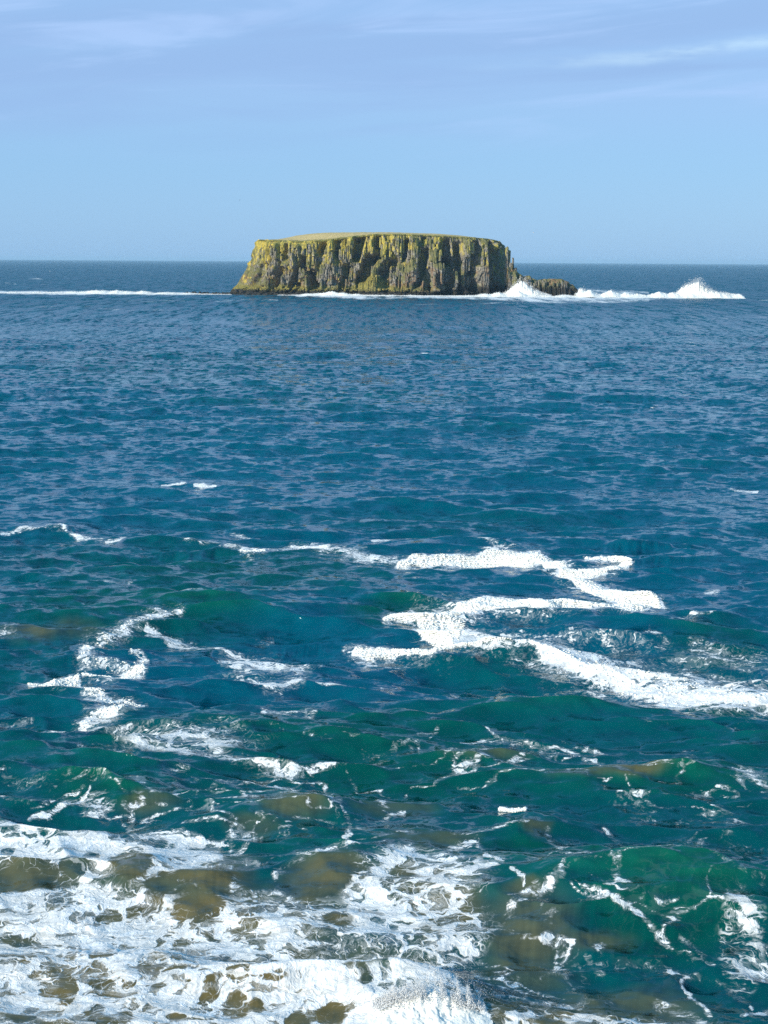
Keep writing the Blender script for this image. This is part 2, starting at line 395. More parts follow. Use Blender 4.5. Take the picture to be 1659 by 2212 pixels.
# ------------------------------------------------------------------ chart of the bay: foam, green water, sand, swell
# every entry: strength, [(x, y, half width), ...]
FOAM = [
 # upper right S-shaped raft
 (1.25, [(865,1217,4),(900,1208,6),(960,1204,7),(1010,1211,6),(1060,1208,9),(1130,1207,12),(1165,1203,11),(1200,1220,9),(1225,1233,8)]),
 (1.2, [(1262,1210,3),(1310,1213,4),(1345,1217,5),(1362,1220,3)]),
 (1.25, [(1350,1222,5),(1300,1237,8),(1240,1243,8),(1215,1236,8)]),
 (1.0, [(1215,1238,10),(1250,1258,11),(1290,1276,11)]),
 (1.25, [(1290,1276,12),(1330,1288,12),(1390,1297,13),(1424,1304,9)]),
 (1.25, [(1424,1306,6),(1370,1317,10),(1300,1318,8),(1220,1318,11),(1170,1319,11),(1100,1319,11),(1040,1324,11),(990,1330,9)]),
 (1.3, [(900,1336,10),(930,1345,18),(965,1352,24),(1000,1370,20)]),
 (1.3, [(905,1368,8),(940,1372,18),(975,1372,22)]),
 (1.0, [(835,1347,3),(870,1345,6),(900,1342,9)]),
 (0.82, [(1000,1380,15),(1080,1384,14),(1150,1394,17),(1230,1408,21),(1300,1430,26),(1380,1450,28),(1460,1466,28),(1560,1480,25),(1660,1490,22),(1760,1500,22)]),
 (1.02, [(1030,1390,5),(1150,1405,8),(1250,1428,10),(1340,1450,12),(1450,1480,10),(1560,1490,10),(1700,1502,10)]),
 (0.62, [(1330,1425,10),(1430,1430,10),(1540,1440,12),(1660,1452,12),(1740,1456,12)]),
 (1.0, [(755,1392,6),(790,1397,9),(850,1403,7),(920,1407,4),(980,1400,4),(1050,1406,6),(1110,1402,7)]),
 (0.60, [(735,1385,6),(775,1388,9),(810,1395,8)]),
 (0.50, [(1090,1302,10),(1130,1305,12),(1190,1308,9)]),
 (0.46, [(1375,1387,4),(1405,1378,5),(1432,1384,5),(1448,1396,5),(1420,1400,4)]),
 (0.42, [(1500,1400,14),(1590,1410,16),(1680,1420,16)]),
 # upper line of broken foam
 (0.66, [(0,1153,3),(50,1149,3),(105,1143,3),(140,1149,5),(165,1160,5),(210,1166,3),(270,1163,2)]),
 (1.15, [(98,1143,1.6),(112,1143,2.5),(145,1150,1.6)]),
 (0.58, [(335,1163,2),(380,1166,3),(430,1170,4),(500,1181,5),(560,1184,5),(640,1176,6),(700,1184,7),(790,1198,7),(860,1212,6)]),
 (1.2, [(515,1188,3),(545,1186,4),(572,1184,3)]),
 (0.75, [(665,1177,5),(720,1187,6),(800,1201,5)]),
 (0.58, [(488,1156,2),(550,1160,2.5)]),
 (0.60, [(798,1163,2),(840,1165,4),(890,1165,2),(960,1166,2.5),(1000,1166,3),(1040,1173,4),(1100,1190,4)]),
 # left S-shaped raft
 (0.72, [(388,1329,4),(345,1338,7),(300,1347,8),(255,1363,8),(220,1380,10),(195,1400,11),(178,1416,10),(190,1426,6)]),
 (0.62, [(200,1424,9),(240,1422,9),(275,1426,7)]),
 (0.62, [(280,1398,5),(305,1400,6),(322,1414,7),(300,1426,7)]),
 (0.95, [(315,1427,4),(280,1436,7),(240,1445,9),(185,1452,5)]),
 (1.0, [(170,1462,7),(130,1466,7),(95,1467,4),(62,1468,2)]),
 (0.62, [(140,1472,7),(175,1470,5)]),
 (0.70, [(178,1478,5),(190,1490,9),(215,1500,11),(250,1508,9),(290,1508,7),(318,1516,5)]),
 (0.76, [(310,1520,7),(270,1526,9),(235,1538,11),(200,1548,11),(168,1562,7)]),
 (0.50, [(20,1575,5),(80,1572,4),(130,1575,5),(200,1572,6),(280,1570,5),(330,1567,5)]),
 (0.62, [(158,1598,4),(190,1592,6),(230,1590,6),(260,1600,6)]),
 (0.48, [(250,1598,12),(330,1595,22),(420,1588,20),(500,1580,10)]),
 (0.55, [(270,1605,8),(340,1612,13),(420,1628,11),(490,1642,10),(570,1648,11),(640,1665,9)]),
 (0.72, [(470,1643,4),(530,1645,7),(600,1655,7)]),
 (0.45, [(180,1620,6),(240,1622,8),(290,1610,8)]),
 (0.66, [(325,1362,5),(370,1374,8),(440,1383,7),(490,1396,9),(540,1406,13)]),
 (0.70, [(480,1412,8),(540,1416,17),(590,1424,16),(640,1434,11),(700,1422,4)]),
 (0.48, [(430,1445,4),(500,1448,6),(560,1456,6)]),
 (0.95, [(580,1468,4),(615,1466,6),(652,1460,3)]),
 (0.75, [(520,1455,4),(560,1460,5),(600,1464,4)]),
 (0.60, [(690,1466,3),(740,1467,4),(790,1470,3)]),
 (0.52, [(830,1466,3),(890,1465,3),(990,1466,3)]),
 (0.80, [(945,1468,3),(990,1467,3)]),
 (0.55, [(1000,1488,3),(1060,1493,3),(1140,1487,4)]),
 (0.42, [(370,1300,5),(430,1296,4),(480,1292,4)]),
 (0.45, [(0,1372,10),(25,1368,8),(40,1355,5)]),
 (0.52, [(0,1557,3),(40,1553,4),(70,1549,3)]),
 (0.45, [(25,1565,4),(45,1572,4),(80,1566,3)]),
 (0.45, [(570,1530,6),(620,1545,7),(690,1530,8),(650,1555,6)]),
 (0.36, [(560,1370,8),(590,1366,7)]),
 (0.50, [(1470,1358,3),(1500,1352,4),(1548,1346,3)]),
 (0.60, [(1520,1280,6),(1550,1278,6)]),
 # middle water
 (0.45, [(640,1665,6),(720,1655,6),(800,1648,6),(870,1625,4),(920,1610,4)]),
 (0.52, [(930,1690,4),(980,1672,5),(1040,1655,5),(1100,1662,4),(1135,1643,4)]),
 (0.55, [(905,1588,3),(945,1583,4),(930,1600,3)]),
 (0.55, [(1060,1588,3),(1080,1604,5),(1130,1610,5),(1200,1613,3),(1255,1630,3)]),
 (0.60, [(1000,1612,3),(1040,1607,4),(1090,1608,5)]),
 (0.48, [(1240,1635,3),(1285,1642,4)]),
 (0.44, [(600,1680,5),(640,1700,6),(655,1722,5),(700,1738,4),(720,1760,4)]),
 (0.62, [(742,1768,3),(753,1785,6),(748,1805,7),(745,1825,7),(738,1838,4)]),
 (1.1, [(735,1828,3),(752,1824,3)]),
 (0.50, [(790,1800,4),(830,1780,4),(880,1765,4)]),
 (0.45, [(380,1700,6),(420,1712,6),(520,1722,4)]),
 (0.42, [(410,1660,7),(380,1670,9)]),
 (1.15, [(1083,1749,3),(1105,1751,5),(1132,1752,3)]),
 (0.40, [(860,1820,4),(940,1815,5),(1060,1812,6),(1130,1805,5)]),
 (0.62, [(980,1822,3),(1040,1818,4),(1110,1808,4),(1150,1804,3)]),
 (0.55, [(1310,1798,4),(1345,1815,6),(1375,1835,6),(1420,1853,6),(1470,1868,5)]),
 (0.50, [(1195,1810,5),(1200,1830,7),(1215,1850,6)]),
 (0.42, [(1350,1737,7),(1400,1740,6)]),
 (0.42, [(1600,1685,14),(1660,1710,16),(1720,1730,16)]),
 (0.40, [(1560,1810,8),(1620,1830,8),(1680,1860,8)]),
 (0.70, [(60,1770,4),(110,1762,5),(150,1748,5),(185,1732,4),(192,1722,3)]),
 (0.50, [(0,1730,10),(50,1745,9),(110,1730,7)]),
 (0.45, [(255,1745,3),(275,1755,5),(285,1768,5)]),
 (0.32, [(0,1690,8),(60,1700,9),(160,1700,7)]),
 # right foreground lines over green water
 (0.58, [(1065,2012,6),(1090,1990,7),(1110,1968,8),(1145,1955,6),(1165,1945,4)]),
 (0.66, [(1155,1955,4),(1190,1945,9),(1215,1938,8),(1217,1915,4)]),
 (0.42, [(1215,1932,3),(1265,1917,3),(1330,1915,3)]),
 (0.62, [(1320,1908,4),(1338,1920,9),(1330,1938,8),(1360,1950,3)]),
 (0.50, [(1335,1905,3),(1410,1895,4),(1470,1905,3)]),
 (0.40, [(1130,1895,2),(1220,1885,3),(1310,1892,3),(1400,1885,2)]),
 (0.70, [(1258,1958,5),(1285,1968,9),(1325,1980,5),(1365,1990,5),(1390,2005,5),(1410,2022,6),(1440,2040,5)]),
 (0.45, [(1240,1945,2),(1255,1958,3)]),
 (0.45, [(1370,1985,3),(1395,1970,3),(1430,1990,4),(1460,1985,3)]),
 (0.60, [(1465,2033,4),(1500,2045,4),(1530,2062,6),(1545,2070,4)]),
 (0.55, [(1260,2070,8),(1275,2085,9),(1300,2080,8),(1260,2050,4)]),
 (0.85, [(1580,1965,7),(1605,1985,14),(1625,2005,13)]),
 (0.78, [(1600,2020,8),(1640,2040,13),(1665,2060,14),(1620,2075,10),(1590,2065,4)]),
 (0.80, [(1630,2080,9),(1680,2085,16)]),
 (0.50, [(1555,1985,4),(1590,2010,5),(1600,2030,5)]),
 (0.50, [(1525,1885,4),(1560,1910,6),(1600,1930,8),(1660,1950,6)]),
 (0.55, [(1425,2140,8),(1480,2158,9),(1520,2175,6)]),
 (0.72, [(1480,2100,5),(1495,2120,7),(1520,2140,7),(1530,2160,6)]),
 (0.42, [(1420,2065,8),(1470,2085,8),(1560,2100,5),(1600,2105,4)]),
 (0.62, [(1610,2160,4),(1640,2150,4),(1680,2140,5)]),
 (0.55, [(1590,2120,3),(1640,2140,3)]),
 (0.40, [(1180,2090,7),(1260,2070,8),(1350,2060,6),(1420,2065,6)]),
 (0.40, [(1230,2110,6),(1290,2085,6)]),
 (0.66, [(1030,2150,6),(1090,2142,9),(1130,2133,8),(1160,2140,7),(1240,2148,7)]),
 (0.52, [(1130,2160,9),(1220,2175,12),(1330,2180,14),(1420,2200,14),(1500,2210,14)]),
 (0.70, [(1500,2206,6),(1580,2204,7),(1660,2195,8),(1720,2190,8)]),
 (0.72, [(1100,2190,9),(1160,2205,12),(1260,2225,14),(1400,2235,14)]),
 # seaward bay edge of the big left foam field
 (0.92, [(-40,1800,14),(20,1802,14),(100,1812,12),(170,1826,9),(240,1832,6)]),
 (0.95, [(-40,1830,14),(20,1838,14),(90,1850,12),(150,1835,10)]),
 (0.60, [(60,1788,6),(150,1795,10),(220,1800,8)]),
 (0.90, [(200,1822,8),(260,1815,10),(330,1812,12),(390,1818,12),(430,1826,9)]),
 (0.98, [(330,1848,14),(390,1850,20),(430,1858,22),(462,1862,16)]),
 (0.70, [(385,1790,3),(430,1790,6),(480,1798,3),(520,1802,3)]),
 (0.80, [(250,1832,10),(220,1850,6),(225,1880,6),(205,1905,10),(160,1925,12)]),
 (0.82, [(0,1950,18),(80,1955,26),(160,1945,26),(240,1950,22),(300,1965,14)]),
 (0.80, [(350,1900,10),(330,1925,16),(280,1940,16),(320,1955,12)]),
 (0.80, [(380,1885,18),(440,1885,12),(490,1890,9)]),
 (0.66, [(0,1985,30),(60,2000,30),(130,2005,30),(200,1990,24),(260,1985,20)]),
 (0.66, [(210,2020,20),(300,2040,18),(390,2035,16),(470,2040,16)]),
 (1.10, [(-20,2022,9),(40,2030,8),(90,2030,10),(130,2040,10),(200,2058,10),(280,2075,9),(350,2085,8),(400,2095,10)]),
 (1.12, [(400,2090,12),(470,2105,14),(560,2118,13),(650,2120,13),(740,2110,13),(800,2100,14),(860,2090,12)]),
 (0.95, [(420,2065,12),(500,2085,14),(600,2095,14),(700,2090,14),(800,2080,14)]),
 # bottom left lace
 (0.60, [(0,2095,22),(100,2085,24),(220,2090,26),(330,2100,26),(420,2120,26)]),
 (0.60, [(0,2150,36),(120,2140,36),(250,2145,36),(380,2140,36),(500,2150,36),(600,2150,34)]),
 (0.60, [(0,2210,36),(120,2210,36),(260,2205,36),(400,2200,36),(540,2200,36),(660,2190,36)]),
 (0.85, [(130,2125,8),(210,2130,10),(280,2135,10),(330,2120,10)]),
 (0.85, [(180,2165,10),(230,2180,14),(300,2195,16),(360,2170,14),(420,2150,12)]),
 (1.15, [(680,2140,20),(740,2150,26),(800,2160,20)]),
 (1.15, [(600,2190,8),(640,2165,12),(700,2165,14)]),
 (1.15, [(760,2190,24),(850,2190,34),(900,2180,34),(960,2180,30)]),
 (1.15, [(860,2130,20),(920,2120,24),(970,2130,20)]),
 (0.90, [(980,2140,10),(1010,2155,14),(1035,2175,14),(1050,2200,14)]),
 # middle mottled field
 (0.58, [(500,1990,26),(600,1990,34),(700,2000,40),(800,2000,40)]),
 (0.62, [(480,2035,24),(600,2050,26),(700,2050,30),(800,2050,26)]),
 (0.55, [(500,1920,18),(540,1950,22),(600,1940,16)]),
 (0.50, [(480,1850,4),(510,1870,6),(560,1880,5)]),
 (0.55, [(600,1900,9),(640,1880,8),(700,1868,8),(770,1852,6)]),
 (0.70, [(600,1925,5),(640,1945,8),(700,1960,12),(760,1980,14)]),
 (0.55, [(740,1925,6),(760,1950,10),(790,1970,14),(820,1930,14),(850,1900,12),(830,1880,8)]),
 (0.78, [(830,2080,14),(800,2020,18),(850,1990,16),(880,1960,12)]),
 (0.72, [(842,2045,7),(836,2010,7),(845,1975,7),(860,1955,6),(900,1945,5)]),
 (0.62, [(850,1930,20),(920,1940,18),(980,1950,18),(1020,1965,14)]),
 (0.62, [(870,2000,14),(930,2010,20),(990,2000,18),(1030,1990,10)]),
 (0.62, [(1010,1960,6),(1035,1990,7),(1050,2020,5)]),
 (0.72, [(900,1905,10),(960,1890,10),(1010,1895,9)]),
 (0.90, [(1020,1908,8),(1060,1900,10),(1090,1890,8),(1050,1878,5)]),
 (0.70, [(880,1870,7),(950,1860,9),(1010,1840,7),(1040,1832,5)]),
 (0.60, [(1040,1845,8),(1060,1870,9),(1100,1860,6)]),
 (0.85, [(1105,1915,4),(1125,1935,4),(1130,1948,3)]),
 (0.66, [(850,2060,14),(910,2070,14),(980,2060,10),(1040,2050,6)]),
 # surf round the island and whitecaps far out
 (1.2, [(-80,631,2.5),(60,632,3.5),(150,633,4),(215,632,4),(320,634,3.2),(420,635,2.4),(500,636,2)]),
 (1.2, [(640,638,2.5),(700,637,4.5),(780,641,5),(900,640,3.5),(1000,641,4),(1060,643,5),(1130,642,7),(1220,644,7),(1320,641,6),(1420,641,5),(1500,640,5),(1590,637,2)]),
 (0.8, [(1240,628,5),(1300,630,5),(1400,633,3)]),
 (0.9, [(1130,649,4),(1250,652,4),(1400,648,4)]),
 (0.95, [(520,646,1.4),(600,648,1.6)]), (1.0, [(480,648,1.2),(500,649,1.6),(530,648,1.2)]),
 (1.0, [(465,651,1.2),(500,652,1.6)]), (0.9, [(270,650,1),(310,651,1.4),(360,653,1)]), (1.0, [(330,649,1),(370,650,1.4),(400,650,1)]),
 (0.75, [(40,661,1.2),(130,663,1.6),(200,662,1.6)]), (1.0, [(305,669,1.2),(340,669,1.8),(375,671,1.5)]), (0.9, [(210,667,1.2),(260,669,1.8),(290,670,1.2)]),
 (1.0, [(1010,658,1.2),(1045,656,1.6),(1085,653,1.4)]), (0.8, [(860,659,1.2),(950,657,1.2)]), (1.0, [(1090,655,1.4),(1120,655,1.2)]),
 (1.15, [(62,602,1),(78,602,1.8),(92,603,1)]), (1.1, [(10,611,1),(18,612,1.8),(26,612,1)]), (1.0, [(28,613,1),(36,614,1.2)]), (1.0, [(90,614,.8),(98,614,.8)]),
 (1.0, [(1640,649,1.4),(1680,648,2)]), (0.7, [(1390,663,1),(1480,664,1.2)]), (0.8, [(1520,688,1),(1659,685,1.2)]),
 (0.8, [(1300,672,1),(1360,672,1.2)]), (1.1, [(912,763,.8),(918,763,1.5),(925,762,.8)]),
 (0.75, [(350,1048,1.5),(400,1046,2)]), (0.85, [(415,1050,1.5),(435,1052,3),(458,1058,2)]), (0.6, [(1580,1166-108,3),(1640,1064,3)]),
 (0.8, [(700,648,1),(770,649,1.2)]), (0.7, [(560,656,1),(640,655,1)]),
 (0.5, [(230,1260,3),(290,1262,3)]),
]
HOLES = [  # cx, cy, rx, ry, amount taken away from the foam
 (287,1882,52,40,1.0),(204,1860,20,15,1.0),(445,1912,62,24,.95),(356,1931,36,12,.95),(420,1965,70,20,.6),(60,1905,68,26,.75),
 (155,1890,35,24,.9),(10,1845,16,7,.8),(130,1797,26,7,.6),(240,1812,50,8,.55),(352,1838,12,7,.6),(60,1870,50,10,.45),
 (270,1962,40,6,.6),(240,1975,40,10,.5),(250,2000,36,8,.4),(300,2010,40,9,.4),
 (60,2064,66,17,.55),(25,2004,34,8,.8),(205,2068,44,13,.45),(330,2090,34,18,.6),(100,2105,60,10,.40),(150,2135,24,34,.9),(90,2135,46,10,.6),
 (225,2122,28,10,.85),(282,2120,20,9,.8),(50,2192,38,12,.9),(210,2178,30,14,.8),(230,2200,60,10,.6),(240,2145,30,8,.7),
 (508,2128,34,14,.9),(445,2132,14,7,.8),(445,2155,18,8,.8),(510,2170,32,18,.7),(560,2165,22,12,.8),(385,2190,24,8,.9),(450,2195,40,8,.8),
 (648,2198,26,20,1.2),(715,2182,26,14,1.1),(350,2130,14,5,.8),(410,2128,10,4,.8),(600,2132,30,8,.6),(820,2114,20,5,.9),(790,2140,16,6,.7),
 (625,1965,35,14,.5),(700,1905,60,30,.45),(735,1980,32,14,.9),(610,2065,42,12,.6),(480,2065,34,12,.5),(650,2065,50,12,.4),
 (870,1905,28,12,.6),(930,1995,30,16,.35),
 (1100,2170,24,14,.9),(1190,2195,40,8,.6),
]
GREENS = [ # amount, cx, cy, rx, ry
 (.55,300,1215,420,60),(.7,250,1330,300,60),(.45,640,1240,300,50),(.75,860,1330,110,30),(.5,1040,1415,160,22),(.5,1130,1455,200,30),
 (.7,1480,1520,260,30),(.65,500,1650,700,120),(.8,250,1725,170,40),(.9,1450,1985,260,110),(.9,1180,1860,200,50),(.75,1500,1700,200,60),
 (.5,1000,1560,400,60),(.7,1000,1700,500,80),(.8,1500,1850,200,60),(.5,60,1450,120,80),(.55,1560,1390,120,40),(.28,350,800,330,40),(.28,700,860,300,26),
 (.7,600,1830,200,60),(.3,830,1130,500,24),
]
SANDS = [
 (.95,300,2130,430,90),(.8,250,1990,380,60),(.6,700,2080,260,60),
 (.62,1140,2015,95,58),(.75,1375,1692,60,14),(.50,1280,1690,90,16),(.45,1050,1640,90,16),(.62,640,1765,75,22),(.45,320,1748,60,16),
 (.95,300,1885,110,45),(.95,460,1910,80,30),(.85,60,2065,110,45),(.8,240,2080,200,60),(.75,720,1905,90,34),(.75,150,2180,260,60),(.9,550,2170,240,60),
 (.75,60,1900,110,40),(.85,430,1975,140,30),(.7,620,1970,120,50),(.8,740,1980,60,24),(.75,930,1930,110,50),(.85,960,1990,80,40),(.45,930,1830,100,20),
 (.60,1165,1805,34,16),(.7,1110,2180,180,34),(.55,1350,2150,160,40),(.4,1130,2090,110,30),(.45,1260,2195,260,30),(.5,1560,2210,200,20),
 (.35,60,1370,60,16),(.35,130,1365,90,16),(.4,500,1875,60,20),(.35,850,1755,90,20),(.35,540,1800,60,16),
 (.75,700,2190,80,30),(.45,900,1895,60,20),(.5,1300,2030,60,14),(.45,1140,1950,40,14),
]
FIELDS = [ # wide thin sheets of froth: amount, cx, cy, rx, ry
 (.60,180,1862,290,62),(.66,120,1985,330,62),(.60,600,2020,330,80),(.66,200,2110,380,90),(.66,560,2180,420,70),(.54,900,1930,170,80),(.48,960,2010,120,70),
 (.40,1250,2195,360,30),(.15,1480,2010,220,130),(.14,1150,1900,200,50),(.34,1610,2040,60,90),(.36,420,1605,170,24),(.18,1480,1430,220,30),(.12,980,1640,300,40),(.10,300,1700,260,40),
]
HUMPS = [ (.3,1180,1318,170,7), # height, cx, cy, rx, ry   (crests and hollows that can be recognised)
 (.95,1350,1925,330,42),(-.45,1250,2085,260,34),(.60,1520,1880,160,24),(.65,250,1715,110,17),(-.4,220,1785,150,16),(.55,640,1755,110,18),
 (.50,1150,1800,90,18),(.45,1400,1690,110,11),(.60,1510,1668,55,11),(.45,1050,1640,110,10),(-.5,640,1392,80,9),(.5,140,1148,60,3.5),(.45,400,1190,160,5),
 (.45,1350,1182,50,3),(-.4,1110,1345,90,8),(.40,1060,1412,120,8),(.40,1400,1215,160,5),(.45,720,1885,100,22),(.35,300,1885,50,20),
 (.65,250,2072,300,17),(.70,640,2120,280,16),(-.65,640,2066,300,17),(-.50,200,2018,280,20),(.55,900,2150,120,30),(.35,450,1905,60,16),
 (.40,1640,1995,60,30),(-.35,1640,1870,100,20),(.4,1440,1180,70,3),(.35,500,1560,200,12),(-.3,760,1700,200,16),(.35,190,1415,60,10),(.35,240,1525,60,10),
]

# grid over the sea: fan of sight lines from below the camera, rows closer together near the shore
EYE = 1106 - FPX * math.tan(PITCH)
py_rows = np.concatenate([EYE + np.array([2.4, 2.7, 3.1, 3.7, 4.4, 5.2]), np.linspace(EYE + 6.2, 1040, 500)[:-1], np.linspace(1040, 2330, 720)])
phi = PITCH + np.arctan((py_rows - 1106) / FPX)
yr = CAM_H / np.tan(phi); yr = np.clip(yr, None, 30000)
yr = np.concatenate([yr, np.linspace(yr[-1] - 1, 6, 24)])[::-1]
ta = np.linspace(-0.312, 0.312, 880)
out = 0.312 + np.geomspace(0.003, 1.6, 34)
ta = np.concatenate([-out[::-1], ta, out])
NR, NC = len(yr), len(ta)
YY = np.repeat(yr[:, None], NC, 1); XX = YY * ta[None, :]
rowd = np.abs(np.gradient(yr))[:, None] * np.ones((1, NC)); cold = np.abs(np.gradient(ta))[None, :] * yr[:, None]
CX, CY = chart(XX, YY)
# ragged edges: the chart is read at places pushed about by noise of the water itself
sc = np.clip(YY / 60.0, 0.6, 14)
wpx = fbm(XX / sc * 0.35, YY / sc * 0.30, 5, 5, 0.62) ; wpy = fbm(XX / sc * 0.35 + 31, YY / sc * 0.30 + 7, 5, 55, 0.62)
amp = np.clip((CY - 700) / 500, 0.05, 1.0)
QX = CX + wpx * 26 * amp; QY = CY + wpy * 13 * amp


def window(x0, x1, y0, y1):
    """slice of rows and columns that holds a box of the chart"""
    r = np.where((CY[:, NC // 2] > y0 - 30) & (CY[:, NC // 2] < y1 + 30))[0]
    if len(r) == 0: return None
    ra, rb = r[0], r[-1] + 1
    mid = CX[(ra + rb) // 2]; lo = np.minimum(CX[ra], CX[rb - 1]); hi = np.maximum(CX[ra], CX[rb - 1])
    c = np.where((hi > x0 - 45) & (lo < x1 + 45))[0]
    if len(c) == 0: return None
    return slice(ra, rb), slice(c[0], c[-1] + 1)


foam = np.zeros((NR, NC)); froth = np.zeros((NR, NC)); green = np.zeros((NR, NC)); sand = np.zeros((NR, NC)); hump = np.zeros((NR, NC))
HALO = [(0.50, [(x, y + 2, w * 1.9 + 2) for x, y, w in pts]) for st, pts in FOAM if st >= 0.7 and 1140 < pts[0][1] < 1600]
for st, pts in FOAM + HALO:
    for (xa, ya, wa), (xb, yb, wb) in zip(pts[:-1], pts[1:]):
        w = max(wa, wb) * 2.0
        s = window(min(xa, xb) - w, max(xa, xb) + w, min(ya, yb) - w, max(ya, yb) + w)
        if s is None: continue
        far = ya < 700
        qx = CX[s] if far else QX[s]; qy = CY[s] if far else QY[s]
        dx, dy = xb - xa, yb - ya; L2 = dx * dx + dy * dy + 1e-9
        t = np.clip(((qx - xa) * dx + (qy - ya) * dy) / L2, 0, 1)
        d = np.hypot(qx - xa - t * dx, qy - ya - t * dy) / (wa + (wb - wa) * t)
        if far:
            brk = 0.62 + 0.9 * fbm(XX[s] / 9.0, YY[s] / 90.0, 4, 401, 0.7)
            st_ = (st * (0.55 if wb < 2.1 else 0.95)) * brk; st_ = np.clip(st_ * 1.15, 0, 1.3)
        else: st_ = st * (0.86 if ya > 1780 else 1.0)
        foam[s] = np.maximum(foam[s], st_ * (1 - sstep(d, 0.25, 2.0)))
for a, cx, cy, rx, ry in FIELDS:
    s = window(cx - 2 * rx, cx + 2 * rx, cy - 2 * ry, cy + 2 * ry)
    if s is None: continue
    d = np.hypot((QX[s] - cx) / rx, (QY[s] - cy) / ry)
    foam[s] = np.maximum(foam[s], a * (1 - sstep(d, 0.6, 1.4)))
    froth[s] = np.maximum(froth[s], a * (1 - sstep(d, 0.7, 1.25)))
for cx, cy, rx, ry, a in HOLES:
    s = window(cx - 2 * rx, cx + 2 * rx, cy - 2 * ry, cy + 2 * ry)
    if s is None: continue
    d = np.hypot((QX[s] - cx) / rx, (QY[s] - cy) / ry)
    froth[s] -= a * 0.38 * (1 - sstep(d, 0.75, 1.15)) * (froth[s] > 0.0)
    foam[s] -= a * 0.60 * (1 - sstep(d, 0.75, 1.12)) * (foam[s] > 0.0)
foam = np.clip(foam, 0, 1.4); froth = np.clip(froth, 0, 1)
for F, LST in ((green, GREENS), (sand, SANDS)):
    for a, cx, cy, rx, ry in LST:
        s = window(cx - 2 * rx, cx + 2 * rx, cy - 2 * ry, cy + 2 * ry)
        if s is None: continue
        d = np.hypot((QX[s] - cx) / rx, (QY[s] - cy) / ry)
        if F is sand: a = a * 0.85
        F[s] = 1 - (1 - F[s]) * (1 - a * (1 - sstep(d, 0.45, 1.5)))
vx = XX + 2.2 * fbm(XX * .22, YY * .22, 3, 201); vy = YY + 2.2 * fbm(XX * .22, YY * .22, 3, 202)
vein = np.clip(1 - np.abs(fbm(vx * 0.16, vy * 0.26, 4, 203)) * 16, 0, 1) * sstep(fbm(XX * .07, YY * .09, 3, 204), -0.12, 0.25)
vein = np.maximum(vein, np.clip(1 - np.abs(fbm(vx * 0.30 + 9, vy * 0.42, 4, 207)) * 12, 0, 1) * sstep(fbm(XX * .1, YY * .12, 3, 208), 0.0, 0.3))
foam = np.maximum(foam, 0.62 * vein * sstep(CY, 1430, 1700))
green = np.maximum(green, 0.62 * sstep(CY, 1420, 1640))
for a, cx, cy, rx, ry in HUMPS:
    if cy > 1500: a, rx, ry = a * 0.75, rx * 1.15, ry * 1.8
    s = window(cx - 2.4 * rx, cx + 2.4 * rx, cy - 3 * ry, cy + 3 * ry)
    if s is None: continue
    d2 = ((CX[s] - cx) / rx) ** 2 + ((QY[s] - cy) / ry) ** 2
    hump[s] += a * np.exp(-d2 * 0.9)

# waves: many trains of all lengths, heading for the shore, bent and bunched by slow noise
bx = fbm(XX * 0.012, YY * 0.012, 2, 91) * 9; by = fbm(XX * 0.012, YY * 0.012, 2, 92) * 9
gx = XX + bx; gy = YY + by
HZ = np.zeros((NR, NC)); HX = np.zeros((NR, NC)); HY = np.zeros((NR, NC)); lost = np.zeros((NR, NC)); kept = 0.0
gust1 = 0.75 + 0.7 * fbm(XX * 0.05, YY * 0.03, 3, 71); gust2 = 0.8 + 0.9 * fbm(XX * 0.18, YY * 0.12, 3, 72)
trains = []
for i in range(9): trains.append((rng.uniform(16, 44), rng.normal(0.10, 0.22), 0.031))
for i in range(34): trains.append((math.exp(rng.uniform(math.log(2.4), math.log(13))), rng.normal(0.12, 0.45), 0.060))
for i in range(40): trains.append((math.exp(rng.uniform(math.log(0.9), math.log(3.6))), rng.normal(0.05, 0.55), 0.068))
for i in range(26): trains.append((math.exp(rng.uniform(math.log(0.35), math.log(0.9))), rng.normal(0.0, 0.70), 0.038))
for lam, th, slope in trains:
    k = 2 * math.pi / lam; kx, ky = k * math.sin(th), k * math.cos(th)
    res = np.abs(ky) * rowd[:, NC // 2] + abs(kx) * cold[:, NC // 2]
    fr = 1 - sstep(res, 0.7, 1.6)
    rows = np.where(fr > 0.001)[0]
    if len(rows) == 0: continue
    s = (slice(rows[0], rows[-1] + 1), slice(None))
    g = (gust1 if lam > 2.4 else gust2)[s]
    a = slope / k * fr[rows[0]:rows[-1] + 1, None] * g
    ph = gx[s] * kx + gy[s] * ky + rng.uniform(0, 6.28)
    c, sn = np.cos(ph), np.sin(ph)
    HZ[s] += a * c
    ch = 0.8 if lam > 4 else 1.15
    HX[s] -= a * sn * (kx / k) * ch; HY[s] -= a * sn * (ky / k) * ch
lod = sstep(YY, 60, 420); far = sstep(YY, 200, 900)
calm = 1.0 - 0.30 * sstep(CY, 1700, 2000) * (1 - sstep(CX, 900, 1200))
HZ = HZ * calm + hump
crest_glow = np.clip(sstep(HZ, 0.05, 1.25), 0, 1)
# the coarse margins outside the picture stay smooth
PX = XX + HX; PY = YY + HY; PZ = HZ + np.where(foam > 0.9, 0.03, 0)
